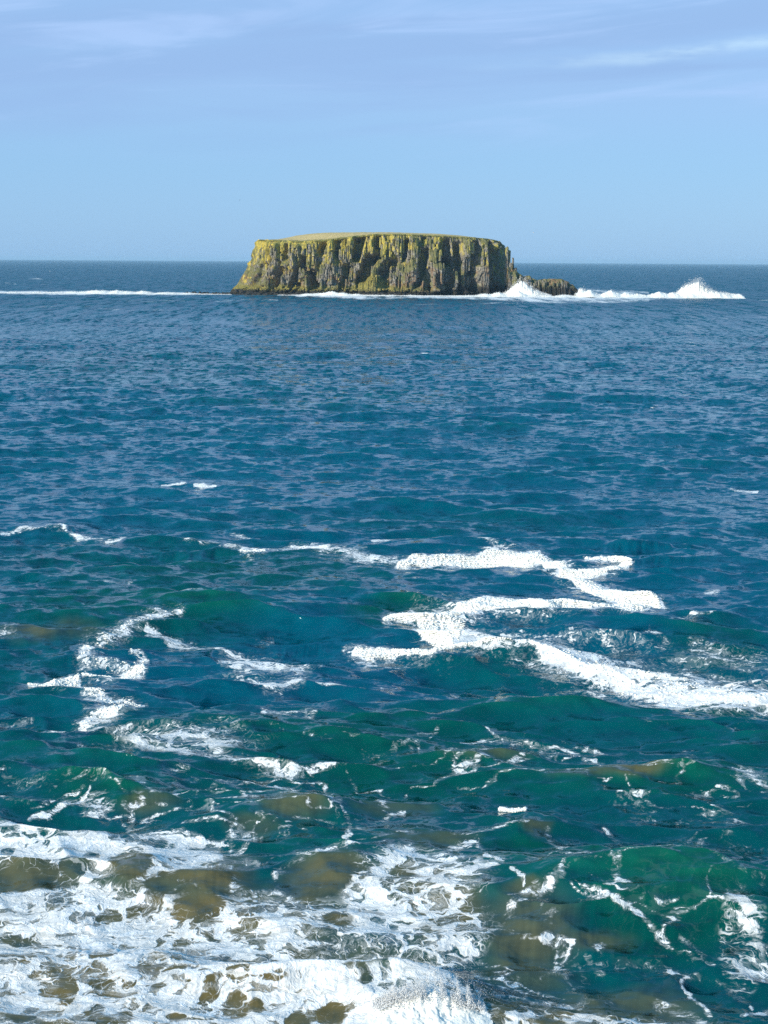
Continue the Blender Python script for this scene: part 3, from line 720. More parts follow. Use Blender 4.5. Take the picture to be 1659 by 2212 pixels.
# raise the far breakers a little
idx = np.arange(NR * NC, dtype=np.int32).reshape(NR, NC)
quads = np.stack([idx[:-1, :-1], idx[:-1, 1:], idx[1:, 1:], idx[1:, :-1]], -1).reshape(-1, 4)
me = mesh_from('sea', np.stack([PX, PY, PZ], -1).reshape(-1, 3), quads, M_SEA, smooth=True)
for nm, arr in (('foam', foam), ('green', green), ('sand', sand), ('crest_glow', crest_glow), ('lod', lod), ('far', far), ('froth', froth)):
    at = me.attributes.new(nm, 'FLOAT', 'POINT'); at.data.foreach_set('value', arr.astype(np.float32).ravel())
sea = obj('sea', me); tag(sea, 'choppy open sea, deep blue far out and green over sand near the shore', kind='structure')
del sea['label']



def surf_at(px, py):
    """3-D place on the wavy surface for a chart point (arrays)"""
    x, y = to_world(px, py)
    r = np.interp(y, yr, np.arange(NR)); c = np.interp(x / y, ta, np.arange(NC))
    r = np.clip(r.round().astype(int), 0, NR - 1); c = np.clip(c.round().astype(int), 0, NC - 1)
    return x + HX[r, c], y + HY[r, c], PZ[r, c]


# ------------------------------------------------------------------ lumps
def ico():
    p = (1 + 5 ** .5) / 2
    v = np.array([(-1, p, 0), (1, p, 0), (-1, -p, 0), (1, -p, 0), (0, -1, p), (0, 1, p), (0, -1, -p), (0, 1, -p), (p, 0, -1), (p, 0, 1), (-p, 0, -1), (-p, 0, 1)], float)
    v /= np.linalg.norm(v[0])
    f = np.array([(0, 11, 5), (0, 5, 1), (0, 1, 7), (0, 7, 10), (0, 10, 11), (1, 5, 9), (5, 11, 4), (11, 10, 2), (10, 7, 6), (7, 1, 8), (3, 9, 4), (3, 4, 2), (3, 2, 6), (3, 6, 8), (3, 8, 9), (4, 9, 5), (2, 4, 11), (6, 2, 10), (8, 6, 7), (9, 8, 1)])
    return v, f
IV, IF = ico()
OV = np.array([(1, 0, 0), (-1, 0, 0), (0, 1, 0), (0, -1, 0), (0, 0, 1), (0, 0, -1)], float)
OF = np.array([(0, 2, 4), (2, 1, 4), (1, 3, 4), (3, 0, 4), (2, 0, 5), (1, 2, 5), (3, 1, 5), (0, 3, 5)])


def lumps(name, x, y, z, r, mat, flat=0.7, small=False, parent=None, jitter=0.25):
    BV, BF = (OV, OF) if small else (IV, IF)
    n = len(x)
    j = 1 + rng.uniform(-jitter, jitter, (n, len(BV), 1))
    q = rng.uniform(0, 6.28, n); cq, sq = np.cos(q)[:, None], np.sin(q)[:, None]
    V = BV[None] * j
    V = np.stack([V[..., 0] * cq - V[..., 1] * sq, V[..., 0] * sq + V[..., 1] * cq, V[..., 2]], -1)
    V = V * np.stack([r * rng.uniform(.8, 1.4, n), r, r * flat], -1)[:, None, :] + np.stack([x, y, z], -1)[:, None, :]
    Fc = BF[None] + (np.arange(n) * len(BV))[:, None, None]
    return obj(name, mesh_from(name, V.reshape(-1, 3), Fc.reshape(-1, 3), mat, smooth=True), parent)


def raft(label, strokes, dens, rmin, rmax, thr=0.35):
    """a floating raft of stiff foam: packed lumps along the strokes"""
    xs, ys, zs, rs = [], [], [], []
    for pts in strokes:
        for (xa, ya, wa), (xb, yb, wb) in zip(pts[:-1], pts[1:]):
            L = math.hypot(xb - xa, yb - ya); n = int(L * (wa + wb) * dens)
            t = rng.random(n); off = rng.uniform(-1, 1, n); off = np.sign(off) * np.abs(off) ** 0.85
            w = (wa + (wb - wa) * t) * 1.12
            nx, ny = -(yb - ya) / L, (xb - xa) / L
            px = xa + (xb - xa) * t + nx * off * w; py = ya + (yb - ya) * t + ny * off * w
            wx, wy = to_world(px, py)
            s = np.clip(wy / 60.0, 0.6, 14)
            px = px - fbm(wx / s * 0.35, wy / s * 0.30, 5, 5, 0.62) * 26; py = py - fbm(wx / s * 0.35 + 31, wy / s * 0.30 + 7, 5, 55, 0.62) * 13
            wx, wy = to_world(px, py)
            keep = fbm(wx * 1.1, wy * 0.8, 4, 33, 0.7) > -thr + 0.75 * np.abs(off) ** 2 - 0.25
            X, Y, Z = surf_at(px[keep], py[keep])
            k = keep.sum()
            r = rmin + (rmax - rmin) * rng.random(k) ** 2.2
            r *= (1.2 - 0.75 * np.abs(off[keep]) ** 2)
            xs.append(X); ys.append(Y); zs.append(Z + r * 0.10); rs.append(r)
    if not xs: return
    x, y, z, r = map(np.concatenate, (xs, ys, zs, rs))
    o = lumps('foam_raft', x, y, z, r, M_FOAM, 0.38, small=False)
    tag(o, label, 'sea foam', 'rafts of stiff foam drifting on the bay', 'stuff')


raft('long white foam raft winding in a Z shape right of the centre', [FOAM[0][1], FOAM[1][1], FOAM[2][1], FOAM[3][1], FOAM[4][1], FOAM[5][1]], 1.5, 0.03, 0.12)
raft('broad square blob of thick foam at the bend above the wide foam band', [FOAM[6][1], FOAM[7][1], FOAM[8][1]], 1.3, 0.035, 0.12, 0.6)
raft('wide streaky foam band running to the right edge of the water', [FOAM[10][1], [(1100,1392,10),(1230,1412,16),(1340,1440,18),(1460,1464,18),(1600,1484,16)]], 0.05, 0.03, 0.09, 0.1)
raft('thin foam tongue pointing left from the square blob of foam', [FOAM[12][1]], 0.6, 0.03, 0.09)
raft('speckled foam loop at the left, curled like a hook', [FOAM[24][1], FOAM[25][1], FOAM[26][1]], 0.05, 0.03, 0.085, 0.1)
raft('narrow foam strip with a pointed left end below the foam hook', [FOAM[27][1], FOAM[28][1]], 0.8, 0.03, 0.085)
raft('zigzag of loose foam clumps below the pointed foam strip', [FOAM[30][1], FOAM[31][1]], 0.10, 0.03, 0.08, 0.1)
raft('small foam clump on dark water above the left foam loop', [FOAM[19 + 1][1]], 0.9, 0.04, 0.12)
raft('little bright foam patch on the green water right of centre', [[(1083,1749,3),(1105,1751,4),(1132,1752,3)]], 0.8, 0.03, 0.09)


# ------------------------------------------------------------------ island
D0 = 995.0
def hx(px, d=D0): return (px - 829.5) * d / FPX
def hz(px, py, d=D0): return CAM_H + (EYE + (px - 829.5) * 0.00602 - py) * d / FPX

rim_px = np.array([500, 548, 575, 600, 650, 700, 760, 800, 850, 950, 1000, 1050, 1072, 1085, 1092, 1120])
rim_py = np.array([519, 518, 519, 521, 523, 520, 513, 508.5, 507.5, 511, 514, 517, 520, 524, 530, 536])
rimx = hx(rim_px); rimz = hz(rim_px, rim_py)
bk_px = np.array([500, 548, 575, 600, 650, 700, 780, 840, 950, 1050, 1085, 1120]); bk_py = np.array([517, 516, 515, 513, 509, 506.5, 505.5, 505.5, 509, 515.5, 521, 530])
bkx = hx(bk_px, 1020); bkz = hz(bk_px, bk_py, 1020) + 0.35

TH_N = 1500
# loop parameter: fine on the side that faces the bay
th_front = np.linspace(-math.pi * 1.04, math.pi * 0.04, 1300); th_back = np.linspace(math.pi * 0.04, math.pi * 0.96, 161)[1:-1]
th = np.concatenate([th_front, th_back])
ct, stn = np.cos(th), np.sin(th)
e = 2 / 2.7
XC, YC, RX, RY = -4.0, 1042.0, 82.0, 44.0
ox = XC + RX * np.sign(ct) * np.abs(ct) ** e; oy = YC + RY * np.sign(stn) * np.abs(stn) ** e
# resample by arc length so that columns have even width
seg = np.hypot(np.diff(ox, append=ox[0]), np.diff(oy, append=oy[0])); arc = np.concatenate([[0], np.cumsum(seg)])[:-1]; per = seg.sum()
front_len = arc[1300 - 1]
s_new = np.concatenate([np.linspace(0, front_len, 760), np.linspace(front_len, per, 130)[1:-1]])
ox = np.interp(s_new, np.append(arc, per), np.append(ox, ox[0])); oy = np.interp(s_new, np.append(arc, per), np.append(oy, oy[0]))
NS = len(ox)
nx = np.roll(oy, -1) - np.roll(oy, 1); ny = -(np.roll(ox, -1) - np.roll(ox, 1)); nl = np.hypot(nx, ny); nx /= nl; ny /= nl
front_w = sstep(-ny, -0.1, 0.5)

NZ = 74
zt = np.linspace(0, 1, NZ)
ztop = np.interp(ox, rimx, rimz)
ztop = ztop + perlin(s_new * 0.5, s_new * 0, 3) * 0.7 + perlin(s_new * 0.12, s_new * 0, 4) * 0.7
Z = -2.0 + (ztop[None, :] + 2.0) * zt[:, None]
SS = np.repeat(s_new[None, :], NZ, 0); X0 = np.repeat(ox[None, :], NZ, 0)
slow = perlin(SS * 0.02, Z * 0.01, 8) * 2.0
cj = SS / 2.1 + 0.5 * perlin(SS / 3.0, Z / 50.0, 31); Sq = (np.floor(cj) + .5) * 2.1
Zq = (np.floor(Z / 6.0 + hash2(np.floor(cj), np.floor(cj) * 0, 32) / 4294967296.0 * 3) + .5) * 6.0
D = 4.2 * perlin(SS / 19.0 + slow * 0.2, Z / 60.0, 1) + 3.8 * perlin(Sq / 8.5, Zq / 30.0 + 4, 2) + 2.2 * perlin(Sq / 3.6, Zq / 16.0, 3)
# polygonal columns: random cells along the wall, broken at random heights
def cells(width, seed, amp, zbreak):
    c = SS / width + 0.35 * perlin(SS / width * 0.7, Z / 40, seed + 9)
    ci = np.floor(c); f = c - ci
    zi = np.floor(Z / zbreak + hash2(ci, ci * 0, seed + 1) / 4294967296.0 * 5)
    r = hash2(ci, zi, seed) / 4294967296.0
    return amp * (r - 0.5) + 0.32 * amp * (1 - np.abs(2 * f - 1) ** 2.2)
D += cells(3.4, 21, 2.2, 17.0) + cells(1.7, 22, 1.3, 9.0) + cells(0.9, 23, .5, 4.0)
led = 20 + 4 * perlin(SS / 14.0, Z * 0, 36) + 1.5 * perlin(SS / 3.0, Z * 0, 37)
D += 2.0 * (1 - sstep(Z - led, -1.2, 0.6)) * sstep(perlin(SS / 22.0, Z * 0, 38), -.25, .1)
led2 = 30 + 2 * perlin(SS / 9.0, Z * 0, 39)
D += 1.2 * (1 - sstep(Z - led2, -.8, 0.5)) * sstep(perlin(SS / 12.0, Z * 0, 40), -.1, .2)
D += 0.55 * fbm(SS * 0.6, Z * 0.5, 4, 44, 0.65)
# recesses and gullies seen in the photograph: x on the picture, half width, depth, z from, z to, lean
for px, hw, dep, z0, z1, lean in [
    (622, 6, 4.5, 22, 33, 0), (642, 7, 6, 2, 22, .35), (607, 9, 4, 2, 18, .3), (652, 12, 5, 2, 10, 0), (678, 10, 8, 3, 16, -.25), (660, 8, 5, 14, 25, -.3), (693, 7, 5, 26, 34, 0),
    (725, 7, 4, 24, 36, 0), (770, 12, 8, 22, 39, .15), (790, 14, 8, 8, 26, .45), (742, 8, 5, 2, 20, .2), (812, 9, 5, 20, 38, 0), (825, 12, 5, 10, 22, .4), (870, 6, 4, 22, 36, .2),
    (905, 9, 6, 5, 30, .25), (918, 8, 4, 2, 18, .0), (960, 8, 5, 20, 36, 0), (965, 9, 6, 2, 24, .0), (985, 9, 8, 1, 34, -.05), (1010, 14, 8, 0, 24, -.1), (1017, 9, 7, 14, 35, .0),
    (1047, 8, 8, 0, 34, .0), (1060, 10, 7, 0, 30, 0), (1072, 6, 5, 4, 34, 0), (1082, 5, 5, 0, 33, 0), (940, 6, 3, 0, 14, 0), (845, 10, 4, 12, 24, .2), (575, 5, 3, 4, 20, .2), (590, 6, 3, 20, 30, 0)]:
    cxw = hx(px) + lean * (Z - (z0 + z1) / 2)
    wz = sstep(Z, z0 - 2, z0 + 2) * (1 - sstep(Z, z1 - 2.5, z1 + 1.5))
    D -= dep * 1.35 * (1 - sstep(np.abs(X0 - cxw + perlin(Z * 0.2, X0 * 0.1, 66) * 1.2), hw * 0.3056 * 0.65, hw * 0.3056 * 1.25)) * wz * front_w[None, :]
# buttresses that catch the light
for px, hw, dep, z0, z1 in [(600, 8, 3, 14, 35), (637, 6, 2, 18, 32), (716, 9, 3, 18, 34), (757, 9, 3, 20, 38), (804, 6, 2.4, 24, 38), (888, 9, 2.4, 14, 38), (937, 14, 2.5, 3, 37), (999, 5, 3, 20, 35), (1031, 7, 3.5, 14, 34), (1003, 10, 3, 0, 20), (1038, 8, 3, 0, 18), (1064, 5, 3.2, 12, 33)]:
    wz = sstep(Z, z0 - 3, z0 + 2) * (1 - sstep(Z, z1 - 2, z1 + 3))
    D += dep * (1 - sstep(np.abs(X0 - hx(px)), hw * 0.3056 * 0.5, hw * 0.3056 * 1.2)) * wz * front_w[None, :]
# batter: the foot of the wall stands further out, most of all at the west end
low = np.clip(1 - Z / np.maximum(ztop[None, :], 1), 0, 1.1)
west = sstep(-nx, 0.25, 0.95)[None, :]; east = sstep(nx, 0.3, 0.95)[None, :]
D += low * (3.0 + 9.5 * west * low + 4.5 * east * low)
D *= (0.35 + 0.65 * sstep(1.0 - zt, 0.0, 0.06))[:, None]
# ledges and screes at the foot of the bay side
foot = (1 - sstep(Z, 2.0, 6.0 + 2.5 * perlin(SS * 0.06, Z * 0, 5))) * (1 - sstep(X0, 20, 50)) * front_w[None, :]
D += foot * (3.0 + 2.5 * perlin(SS * 0.12, Z * 0.1, 12))
for px, hw, hgt, dep in [(800, 34, 13, 9), (690, 30, 7, 6), (655, 16, 9, 5), (850, 24, 9, 5), (600, 22, 7, 4)]:
    h = hgt * (1 - sstep(np.abs(X0 - hx(px)), 0, hw * 0.3056 * 1.3)) * front_w[None, :]
    D += dep * np.clip((h - Z) / hgt, 0, 1)
XW = ox[None, :] + nx[None, :] * D; YW = oy[None, :] + ny[None, :] * D
V = np.stack([XW, YW, Z], -1).reshape(-1, 3)
idx = np.arange(NZ * NS).reshape(NZ, NS)
q = np.stack([idx[:-1], np.roll(idx, -1, 1)[:-1], np.roll(idx, -1, 1)[1:], idx[1:]], -1).reshape(-1, 4)
island = bpy.data.objects.new('rock_island', None); COL.objects.link(island); island.location = (0, 0, 0); island.empty_display_size = 5
tag(island, 'flat-topped rocky island with steep columnar cliffs, yellow lichen and dry grass on top', 'island')
obj('cliff', mesh_from('cliff', V, q, M_ROCK), island)

# grassy plateau
rings = np.array([1.012, 0.985, 0.955, 0.91, 0.85, 0.78, 0.7, 0.6, 0.48, 0.34, 0.2, 0.08])
tx, ty = XW[-1], YW[-1]
kk = np.ones(41) / 41
smx = np.convolve(np.r_[tx[-20:], tx, tx[:20]], kk, 'valid'); smy = np.convolve(np.r_[ty[-20:], ty, ty[:20]], kk, 'valid')
cx0, cy0 = XC, YC
vv, inl = [], []
for r in rings:
    q_ = sstep(r, 0.86, 0.985); bx_, by_ = smx + (tx - smx) * q_, smy + (ty - smy) * q_
    x = cx0 + (bx_ - cx0) * r; y = cy0 + (by_ - cy0) * r
    zr = np.interp(x, rimx, rimz); zb = np.interp(x, bkx, bkz)
    f = sstep((1 - r) * 44, 0.5, 17)
    zz = zr + (zb - zr) * f + 0.25 * fbm(x * 0.3, y * 0.3, 3, 9) + 0.25 * (r < 1) - 0.5 * (r > 1) + (r > 1) * 0.0
    zz = np.where(ny > 0.2, np.minimum(zz, np.interp(x, bkx, bkz) - 0.3), zz)
    vv.append(np.stack([x, y, zz], -1)); inl.append(np.full(NS, min(1, (1 - r) * 44 / 14)))
vv.append(np.array([[cx0, cy0, np.interp(cx0, bkx, bkz)]])); inl.append(np.array([1.0]))
idx = np.arange(len(rings) * NS).reshape(len(rings), NS)
q = np.stack([idx[:-1], np.roll(idx, -1, 1)[:-1], np.roll(idx, -1, 1)[1:], idx[1:]], -1).reshape(-1, 4)
tris = np.stack([idx[-1], np.roll(idx[-1], -1), np.full(NS, idx.size), np.full(NS, idx.size)], -1)
me = bpy.data.meshes.new('grass_top')
me.from_pydata(np.concatenate(vv).tolist(), [], q.tolist() + tris[:, :3].tolist()); me.update()
me.polygons.foreach_set('use_smooth', np.ones(len(me.polygons), bool))
me.materials.append(M_GRASS)
at = me.attributes.new('inland', 'FLOAT', 'POINT'); at.data.foreach_set('value', np.concatenate(inl).astype(np.float32))
obj('grass_top', me, island)


# basalt columns that stand proud of the wall, each one an object
def column_mesh(i):
    rr = random.Random(100 + i)
    n = rr.choice([5, 6, 6, 7]); segs = 4
    a0 = rr.random() * 6
    ang = [a0 + (k + rr.uniform(-.22, .22)) * 2 * math.pi / n for k in range(n)]
    rad = [rr.uniform(.42, .56) for _ in range(n)]
    vs, fs = [], []
    for s in range(segs + 1):
        f = s / segs; sx, sy = rr.uniform(-.07, .07), rr.uniform(-.05, .05); g = (1.12 - 0.22 * f) * rr.uniform(.93, 1.05)
        for k in range(n):
            zz = f + (rr.uniform(-.05, .03) if s == segs else 0)
            vs.append((math.cos(ang[k]) * rad[k] * g + sx, math.sin(ang[k]) * rad[k] * g + sy, zz))
    for s in range(segs):
        for k in range(n):
            fs.append((s * n + k, s * n + (k + 1) % n, (s + 1) * n + (k + 1) % n, (s + 1) * n + k))
    fs.append(tuple(segs * n + k for k in range(n)))
    me = bpy.data.meshes.new('basalt_column'); me.from_pydata(vs, [], fs); me.update(); me.materials.append(M_ROCK)
    return me
colm = [column_mesh(i) for i in range(14)]


def boulder_mesh(i):
    rr = np.random.default_rng(500 + i)
    V = IV * (1 + rr.uniform(-.28, .28, (12, 1))) * rr.uniform(.75, 1.2, 3)
    return mesh_from('boulder', V, IF, M_ROCK)
boum = [boulder_mesh(i) for i in range(9)]


def wall_at(x, z):
    """front wall surface point nearest to the bay at this x and height"""
    j = min(NZ - 1, max(0, int(round((z + 2) / (np.interp(x, rimx, rimz) + 2) * (NZ - 1)))))
    row = XW[j]; m = np.where((np.abs(row - x) < 1.2) & (ny < 0.1))[0]
    if len(m) == 0: return None
    k = m[np.argmin(YW[j][m])]
    return XW[j][k], YW[j][k], k


rr = random.Random(3)
ncol = 0
for i in range(700):
    if ncol >= 240: break
    px = rr.uniform(532, 1096); x = hx(px)
    top = float(np.interp(x, rimx, rimz))
    lowrow = rr.random() < 0.5
    zt_ = rr.uniform(top * 0.72, top - 0.8) if not lowrow else rr.uniform(10, 22)
    hgt = rr.uniform(3, 10) if px < 960 else rr.uniform(6, 18)
    zb_ = max(zt_ - hgt, 1.0); hgt = zt_ - zb_
    a = wall_at(x, (zt_ + zb_) / 2); b = wall_at(x, zt_); c0 = wall_at(x, zb_)
    if not (a and b and c0): continue
    w = rr.uniform(0.8, 2.0)
    near = [q[1] for q in (wall_at(x - 4, (zt_ + zb_) / 2), wall_at(x + 4, (zt_ + zb_) / 2), wall_at(x - 7, (zt_ + zb_) / 2), wall_at(x + 7, (zt_ + zb_) / 2)) if q]
    if near and a[1] > min(near) + 2.2: continue
    o = bpy.data.objects.new('basalt_column', rr.choice(colm)); COL.objects.link(o); o.parent = island
    yb, yt = c0[1], b[1]
    o.location = (x, max(yb, a[1] - 1.5) + w * 0.12, zb_)
    lean = math.atan2((yt - yb), hgt); lean = max(-0.05, min(0.25, lean))
    o.rotation_euler = (-lean, rr.uniform(-.04, .04), rr.uniform(-.3, .3)); o.scale = (w, w * 0.9, hgt)
    ncol += 1
# pinnacle at the east corner and its neighbours
for px, pyt, pyb, w, dy in [(1101, 558, 600, 1.7, 34), (1096, 566, 606, 2.4, 31), (1092, 541, 590, 2.4, 36), (1106, 578, 610, 2.6, 33), (1088, 533, 600, 2.8, 33), (1112, 592, 618, 3.2, 33), (1117, 598, 622, 3.6, 26), (1122, 601, 624, 3.2, 24), (1127, 603, 626, 3.2, 22), (1110, 596, 624, 3.6, 22), (1132, 600, 626, 2.6, 18), (1104, 596, 622, 3.4, 30), (1096, 588, 620, 3.4, 27)]:
    d = D0 + dy * 0.6
    o = bpy.data.objects.new('basalt_column', rr.choice(colm)); COL.objects.link(o); o.parent = island
    zt_, zb_ = hz(px, pyt, d), hz(px, pyb, d) - 4
    o.location = (hx(px, d), d, zb_); o.scale = (w, w, zt_ - zb_); o.rotation_euler = (0, rr.uniform(-.03, .03), rr.uniform(0, 3))

# boulders on the foot ledge
for i in range(130):
    px = rr.uniform(506, 960) if i < 110 else rr.uniform(960, 1110); x = hx(px); z = rr.uniform(0.3, 4.5)
    a = wall_at(x, z)
    if not a: continue
    s = rr.uniform(0.6, 1.7)
    o = bpy.data.objects.new('boulder', rr.choice(boum)); COL.objects.link(o); o.parent = island
    o.location = (x, a[1] - rr.uniform(0, 2.5) * (1 - z / 6), z * 0.9); o.scale = (s * rr.uniform(.8, 1.5), s, s * rr.uniform(.6, .9)); o.rotation_euler = (rr.uniform(-.4, .4), rr.uniform(-.4, .4), rr.uniform(0, 6))


def ridge_rock(name, pts, depth, dist, mat, seed, step=0.45, base=-1.5):
    """a rugged rock bank: outline of its crest along x, real depth front to back"""
    px = np.array([p[0] for p in pts], float); top = np.array([p[1] for p in pts], float)
    xs = np.arange(hx(px[0], dist), hx(px[-1], dist), step)
    zt = hz(np.interp(xs, hx(px, dist), px), np.interp(xs, hx(px, dist), top), dist)
    n = len(xs); m = 26
    u = np.linspace(-1, 1, m)
    U, Xg = np.meshgrid(u, xs, indexing='ij'); Zt = np.repeat(zt[None], m, 0)
    prof = np.clip(1 - np.abs(U) ** 5.0, 0, 1)
    ce = hash2(np.floor(Xg / 1.6 + perlin(Xg * .4, U * 2, seed) * .7), np.floor(U * 4 + perlin(Xg * .5, U, seed + 3)), seed) / 4294967296.0
    z = base + (Zt - base) * prof * (1 - 0.26 * ce * (np.abs(U) > .05)) + fbm(Xg * 0.6, U * 5, 3, seed + 5) * 0.7 * prof
    y = dist + U * depth * (0.7 + 0.3 * prof) + fbm(Xg * .3, z * .3, 3, seed + 8) * depth * 0.35 + (ce - .5) * 1.2
    V = np.stack([Xg, y, z], -1).reshape(-1, 3)
    idx = np.arange(n * m).reshape(m, n)
    q = np.stack([idx[:-1, :-1], idx[:-1, 1:], idx[1:, 1:], idx[1:, :-1]], -1).reshape(-1, 4)
    return mesh_from(name, V, q, mat)


obj('rocky_spur', ridge_rock('rocky_spur', [(1090, 575), (1106, 583), (1114, 590), (1124, 596), (1128, 597), (1137, 594), (1142, 600), (1153, 604), (1167, 602), (1192, 601), (1207, 602), (1212, 605), (1221, 608), (1225, 614), (1230, 614), (1237, 621), (1248, 632)], 7.5, 1000, M_ROCK, 61), island)
for i in range(90):
    px = rr.uniform(1100, 1242); topy = np.interp(px, [1108, 1124, 1137, 1153, 1192, 1207, 1221, 1232, 1245], [588, 597, 597, 606, 603, 604, 610, 618, 632])
    d = 1000 - rr.uniform(4.5, 8); zt_ = hz(px, topy, d) * rr.uniform(.4, 1.04); h = zt_ + 1.5
    o = bpy.data.objects.new('basalt_column', rr.choice(colm)); COL.objects.link(o); o.parent = island
    w = rr.uniform(1.2, 2.2); o.location = (hx(px, d), d, -1.5); o.scale = (w, w, max(h, 1)); o.rotation_euler = (-.05, rr.uniform(-.06, .06), rr.uniform(0, 3))

reef = obj('rock_reef', ridge_rock('rock_reef', [(392, 638), (405, 635), (425, 633), (440, 634), (458, 632), (475, 633), (488, 631), (500, 630), (506, 627), (512, 622), (530, 626), (560, 630)], 5, 992, M_WET, 81, base=-1.0))
tag(reef, 'low black wave-washed reef running left from the foot of the island', 'reef')
obj('shore_ledge', ridge_rock('shore_ledge', [(505, 634), (530, 631), (580, 632), (640, 631), (660, 633), (700, 634), (760, 634), (780, 631), (810, 630), (850, 631), (880, 635), (900, 638)], 5, 981, M_WET, 83, base=-1.0), island)
for i in range(60):
    px = rr.uniform(404, 520); d = rr.uniform(985, 992); s = rr.uniform(.45, 1.2)
    o = bpy.data.objects.new('boulder', boum[i % 9]); COL.objects.link(o); o.parent = reef
    o.location = (hx(px, d), d, rr.uniform(0.0, .9)); o.scale = (s * 1.4, s, s * .8); o.rotation_euler = (rr.random(), rr.random(), rr.uniform(0, 6))


# ------------------------------------------------------------------ breakers and spray
def core(name, xs, zf, dist, depth, seed, parent=None, off=0.0, m=16):
    """continuous heap of white water under the drops"""
    u = np.linspace(-1, 1, m); U, Xg = np.meshgrid(u, xs, indexing='ij')
    wx_ = hx(Xg, dist)
    h = zf(Xg) * np.exp(-(U * 1.5 + .3 * perlin(wx_ * .12, U, seed)) ** 2) * (1 + .30 * fbm(wx_ * .35, U * 3, 4, seed + 1, .65)) - .25
    V = np.stack([wx_ - off, dist * (parent is None) + U * depth, h], -1).reshape(-1, 3)
    n = len(xs); idx = np.arange(n * m).reshape(m, n)
    q = np.stack([idx[:-1, :-1], idx[:-1, 1:], idx[1:, 1:], idx[1:, :-1]], -1).reshape(-1, 4)
    return obj(name, mesh_from(name, V, q, M_FOAM, smooth=True), parent)


def breaker(label, pts, dist, height, seed, n=2600, depth=7, rmin=.10, rmax=.42):
    """ridge of tumbling white water; pts = (x, top y) of its outline"""
    px = np.array([p[0] for p in pts], float); tp = np.array([p[1] for p in pts], float)
    def zf(X):
        return np.maximum(hz(X, np.interp(X, px, tp), dist), 0.25) * np.clip(1 + 0.7 * perlin(X * 0.04, X * 0, seed) + .30 * fbm(X * 0.07, X * 0, 5, seed + 1, .7), .15, 2.2)
    root = bpy.data.objects.new('breaking_wave', None); COL.objects.link(root); off = float(hx(px.mean(), dist)); root.location = (off, dist, 0)
    core('wave_crest', np.arange(px[0], px[-1], 0.8), zf, dist, depth, seed + 7, root, off)
    u = rng.random(n); X = px[0] + (px[-1] - px[0]) * u
    v = rng.random(n) ** 0.8; dd = rng.normal(0, 0.45, n) * depth
    dd = dd * np.clip(1 + 0.9 * perlin(X * 0.04, X * 0, seed + 4), .3, 2.2)
    z = zf(X) * v * 1.15 * np.exp(-(dd / depth) ** 2 * 0.9)
    r = (rmin + (rmax - rmin) * rng.random(n) ** 2.2) * (1.2 - 0.7 * v)
    lumps('surf_spray', hx(X, dist) - off, dd, z, r, M_SPRAY, .7, True, root)['kind'] = 'stuff'
    o = root
    return tag(o, label, 'breaking wave', 'white surf round the island')


breaker('long low line of white surf left of the island, out to the left edge', [(-60, 630), (20, 629), (110, 629), (180, 628), (195, 626), (230, 625), (300, 628), (400, 631), (500, 634.5)], 985, 1, 3, 7000, 9, .1, .38)
breaker('white surf washing along the middle of the cliff foot', [(600, 637), (660, 633), (695, 630), (720, 629), (740, 631), (800, 635), (900, 636), (980, 637)], 968, 1, 5, 2600, 6)
breaker('white surf below the right half of the cliff and the spur', [(960, 638), (1030, 635), (1060, 632), (1080, 629), (1110, 630), (1160, 636), (1240, 636)], 962, 1, 7, 3200, 9)
breaker('churned white water between the spur and the far right splash', [(1236, 632), (1250, 628), (1300, 630), (1350, 631), (1380, 634), (1430, 631), (1470, 632), (1530, 631), (1560, 633), (1592, 637)], 965, 1, 9, 4200, 12)


def plume(label, outline, dist, depth, n, seed, rmin=.10, rmax=.32, drops=900, sc_=1.0):
    px = np.array([p[0] for p in outline], float); tp = np.array([p[1] for p in outline], float)
    X = rng.uniform(px[0], px[-1], n); zt = np.maximum(hz(X, np.interp(X, px, tp), dist), 0.2)
    zs = lambda X: np.clip(1 + .16 * perlin(X * .12, X * 0, seed) + .10 * perlin(X * .3, X * 0, seed + 1), .3, 1.5)
    zt *= zs(X)
    v = rng.random(n) ** 0.7
    # jets: the water leaves in leaning strands with gaps between them
    gap = fbm(X * .22 + v * 1.2, v * 2.5 + seed, 4, seed + 2, .7)
    keep = gap > -0.42 + 0.55 * v ** 2
    X, zt, v = X[keep], zt[keep], v[keep]; n = len(X)
    dd = rng.normal(0, .4, n) * depth * (1 - .6 * v)
    r = (rmin + (rmax - rmin) * rng.random(n) ** 2) * (1.3 - .85 * v)
    root = bpy.data.objects.new('spray_plume', None); COL.objects.link(root)
    root.location = (hx(px.mean(), dist), dist, 0)
    core('spray_core', np.arange(px[0], px[-1], 0.5), lambda X: np.maximum(hz(X, np.interp(X, px, tp), dist), 0.2) * zs(X) * .92, dist, depth * 1.1, seed + 9, root, root.location.x, 24)
    o = lumps('spray_body', hx(X, dist) - root.location.x, dd, zt * v, r, M_SPRAY, 1.0, True, root); o['kind'] = 'stuff'
    # droplets and mist thrown above and downwind
    X = rng.uniform(px[0] - 2, px[-1] + 2, drops); zt = np.maximum(hz(X, np.interp(X, px, tp), dist), 0.2)
    z = zt * np.clip(0.8 + rng.normal(0, .22, drops), 0.05, 1.4); X = X + (z / 12) * rng.exponential(3, drops)
    o2 = lumps('spray_droplets', hx(X, dist) - root.location.x + rng.normal(0, .5, drops), rng.normal(0, depth * .5, drops), z, rng.uniform(.05, .22, drops) * sc_, M_MIST, 1.0, True, root)
    o2['kind'] = 'stuff'
    return tag(root, label, 'sea spray', 'bursts of spray thrown up by the waves')


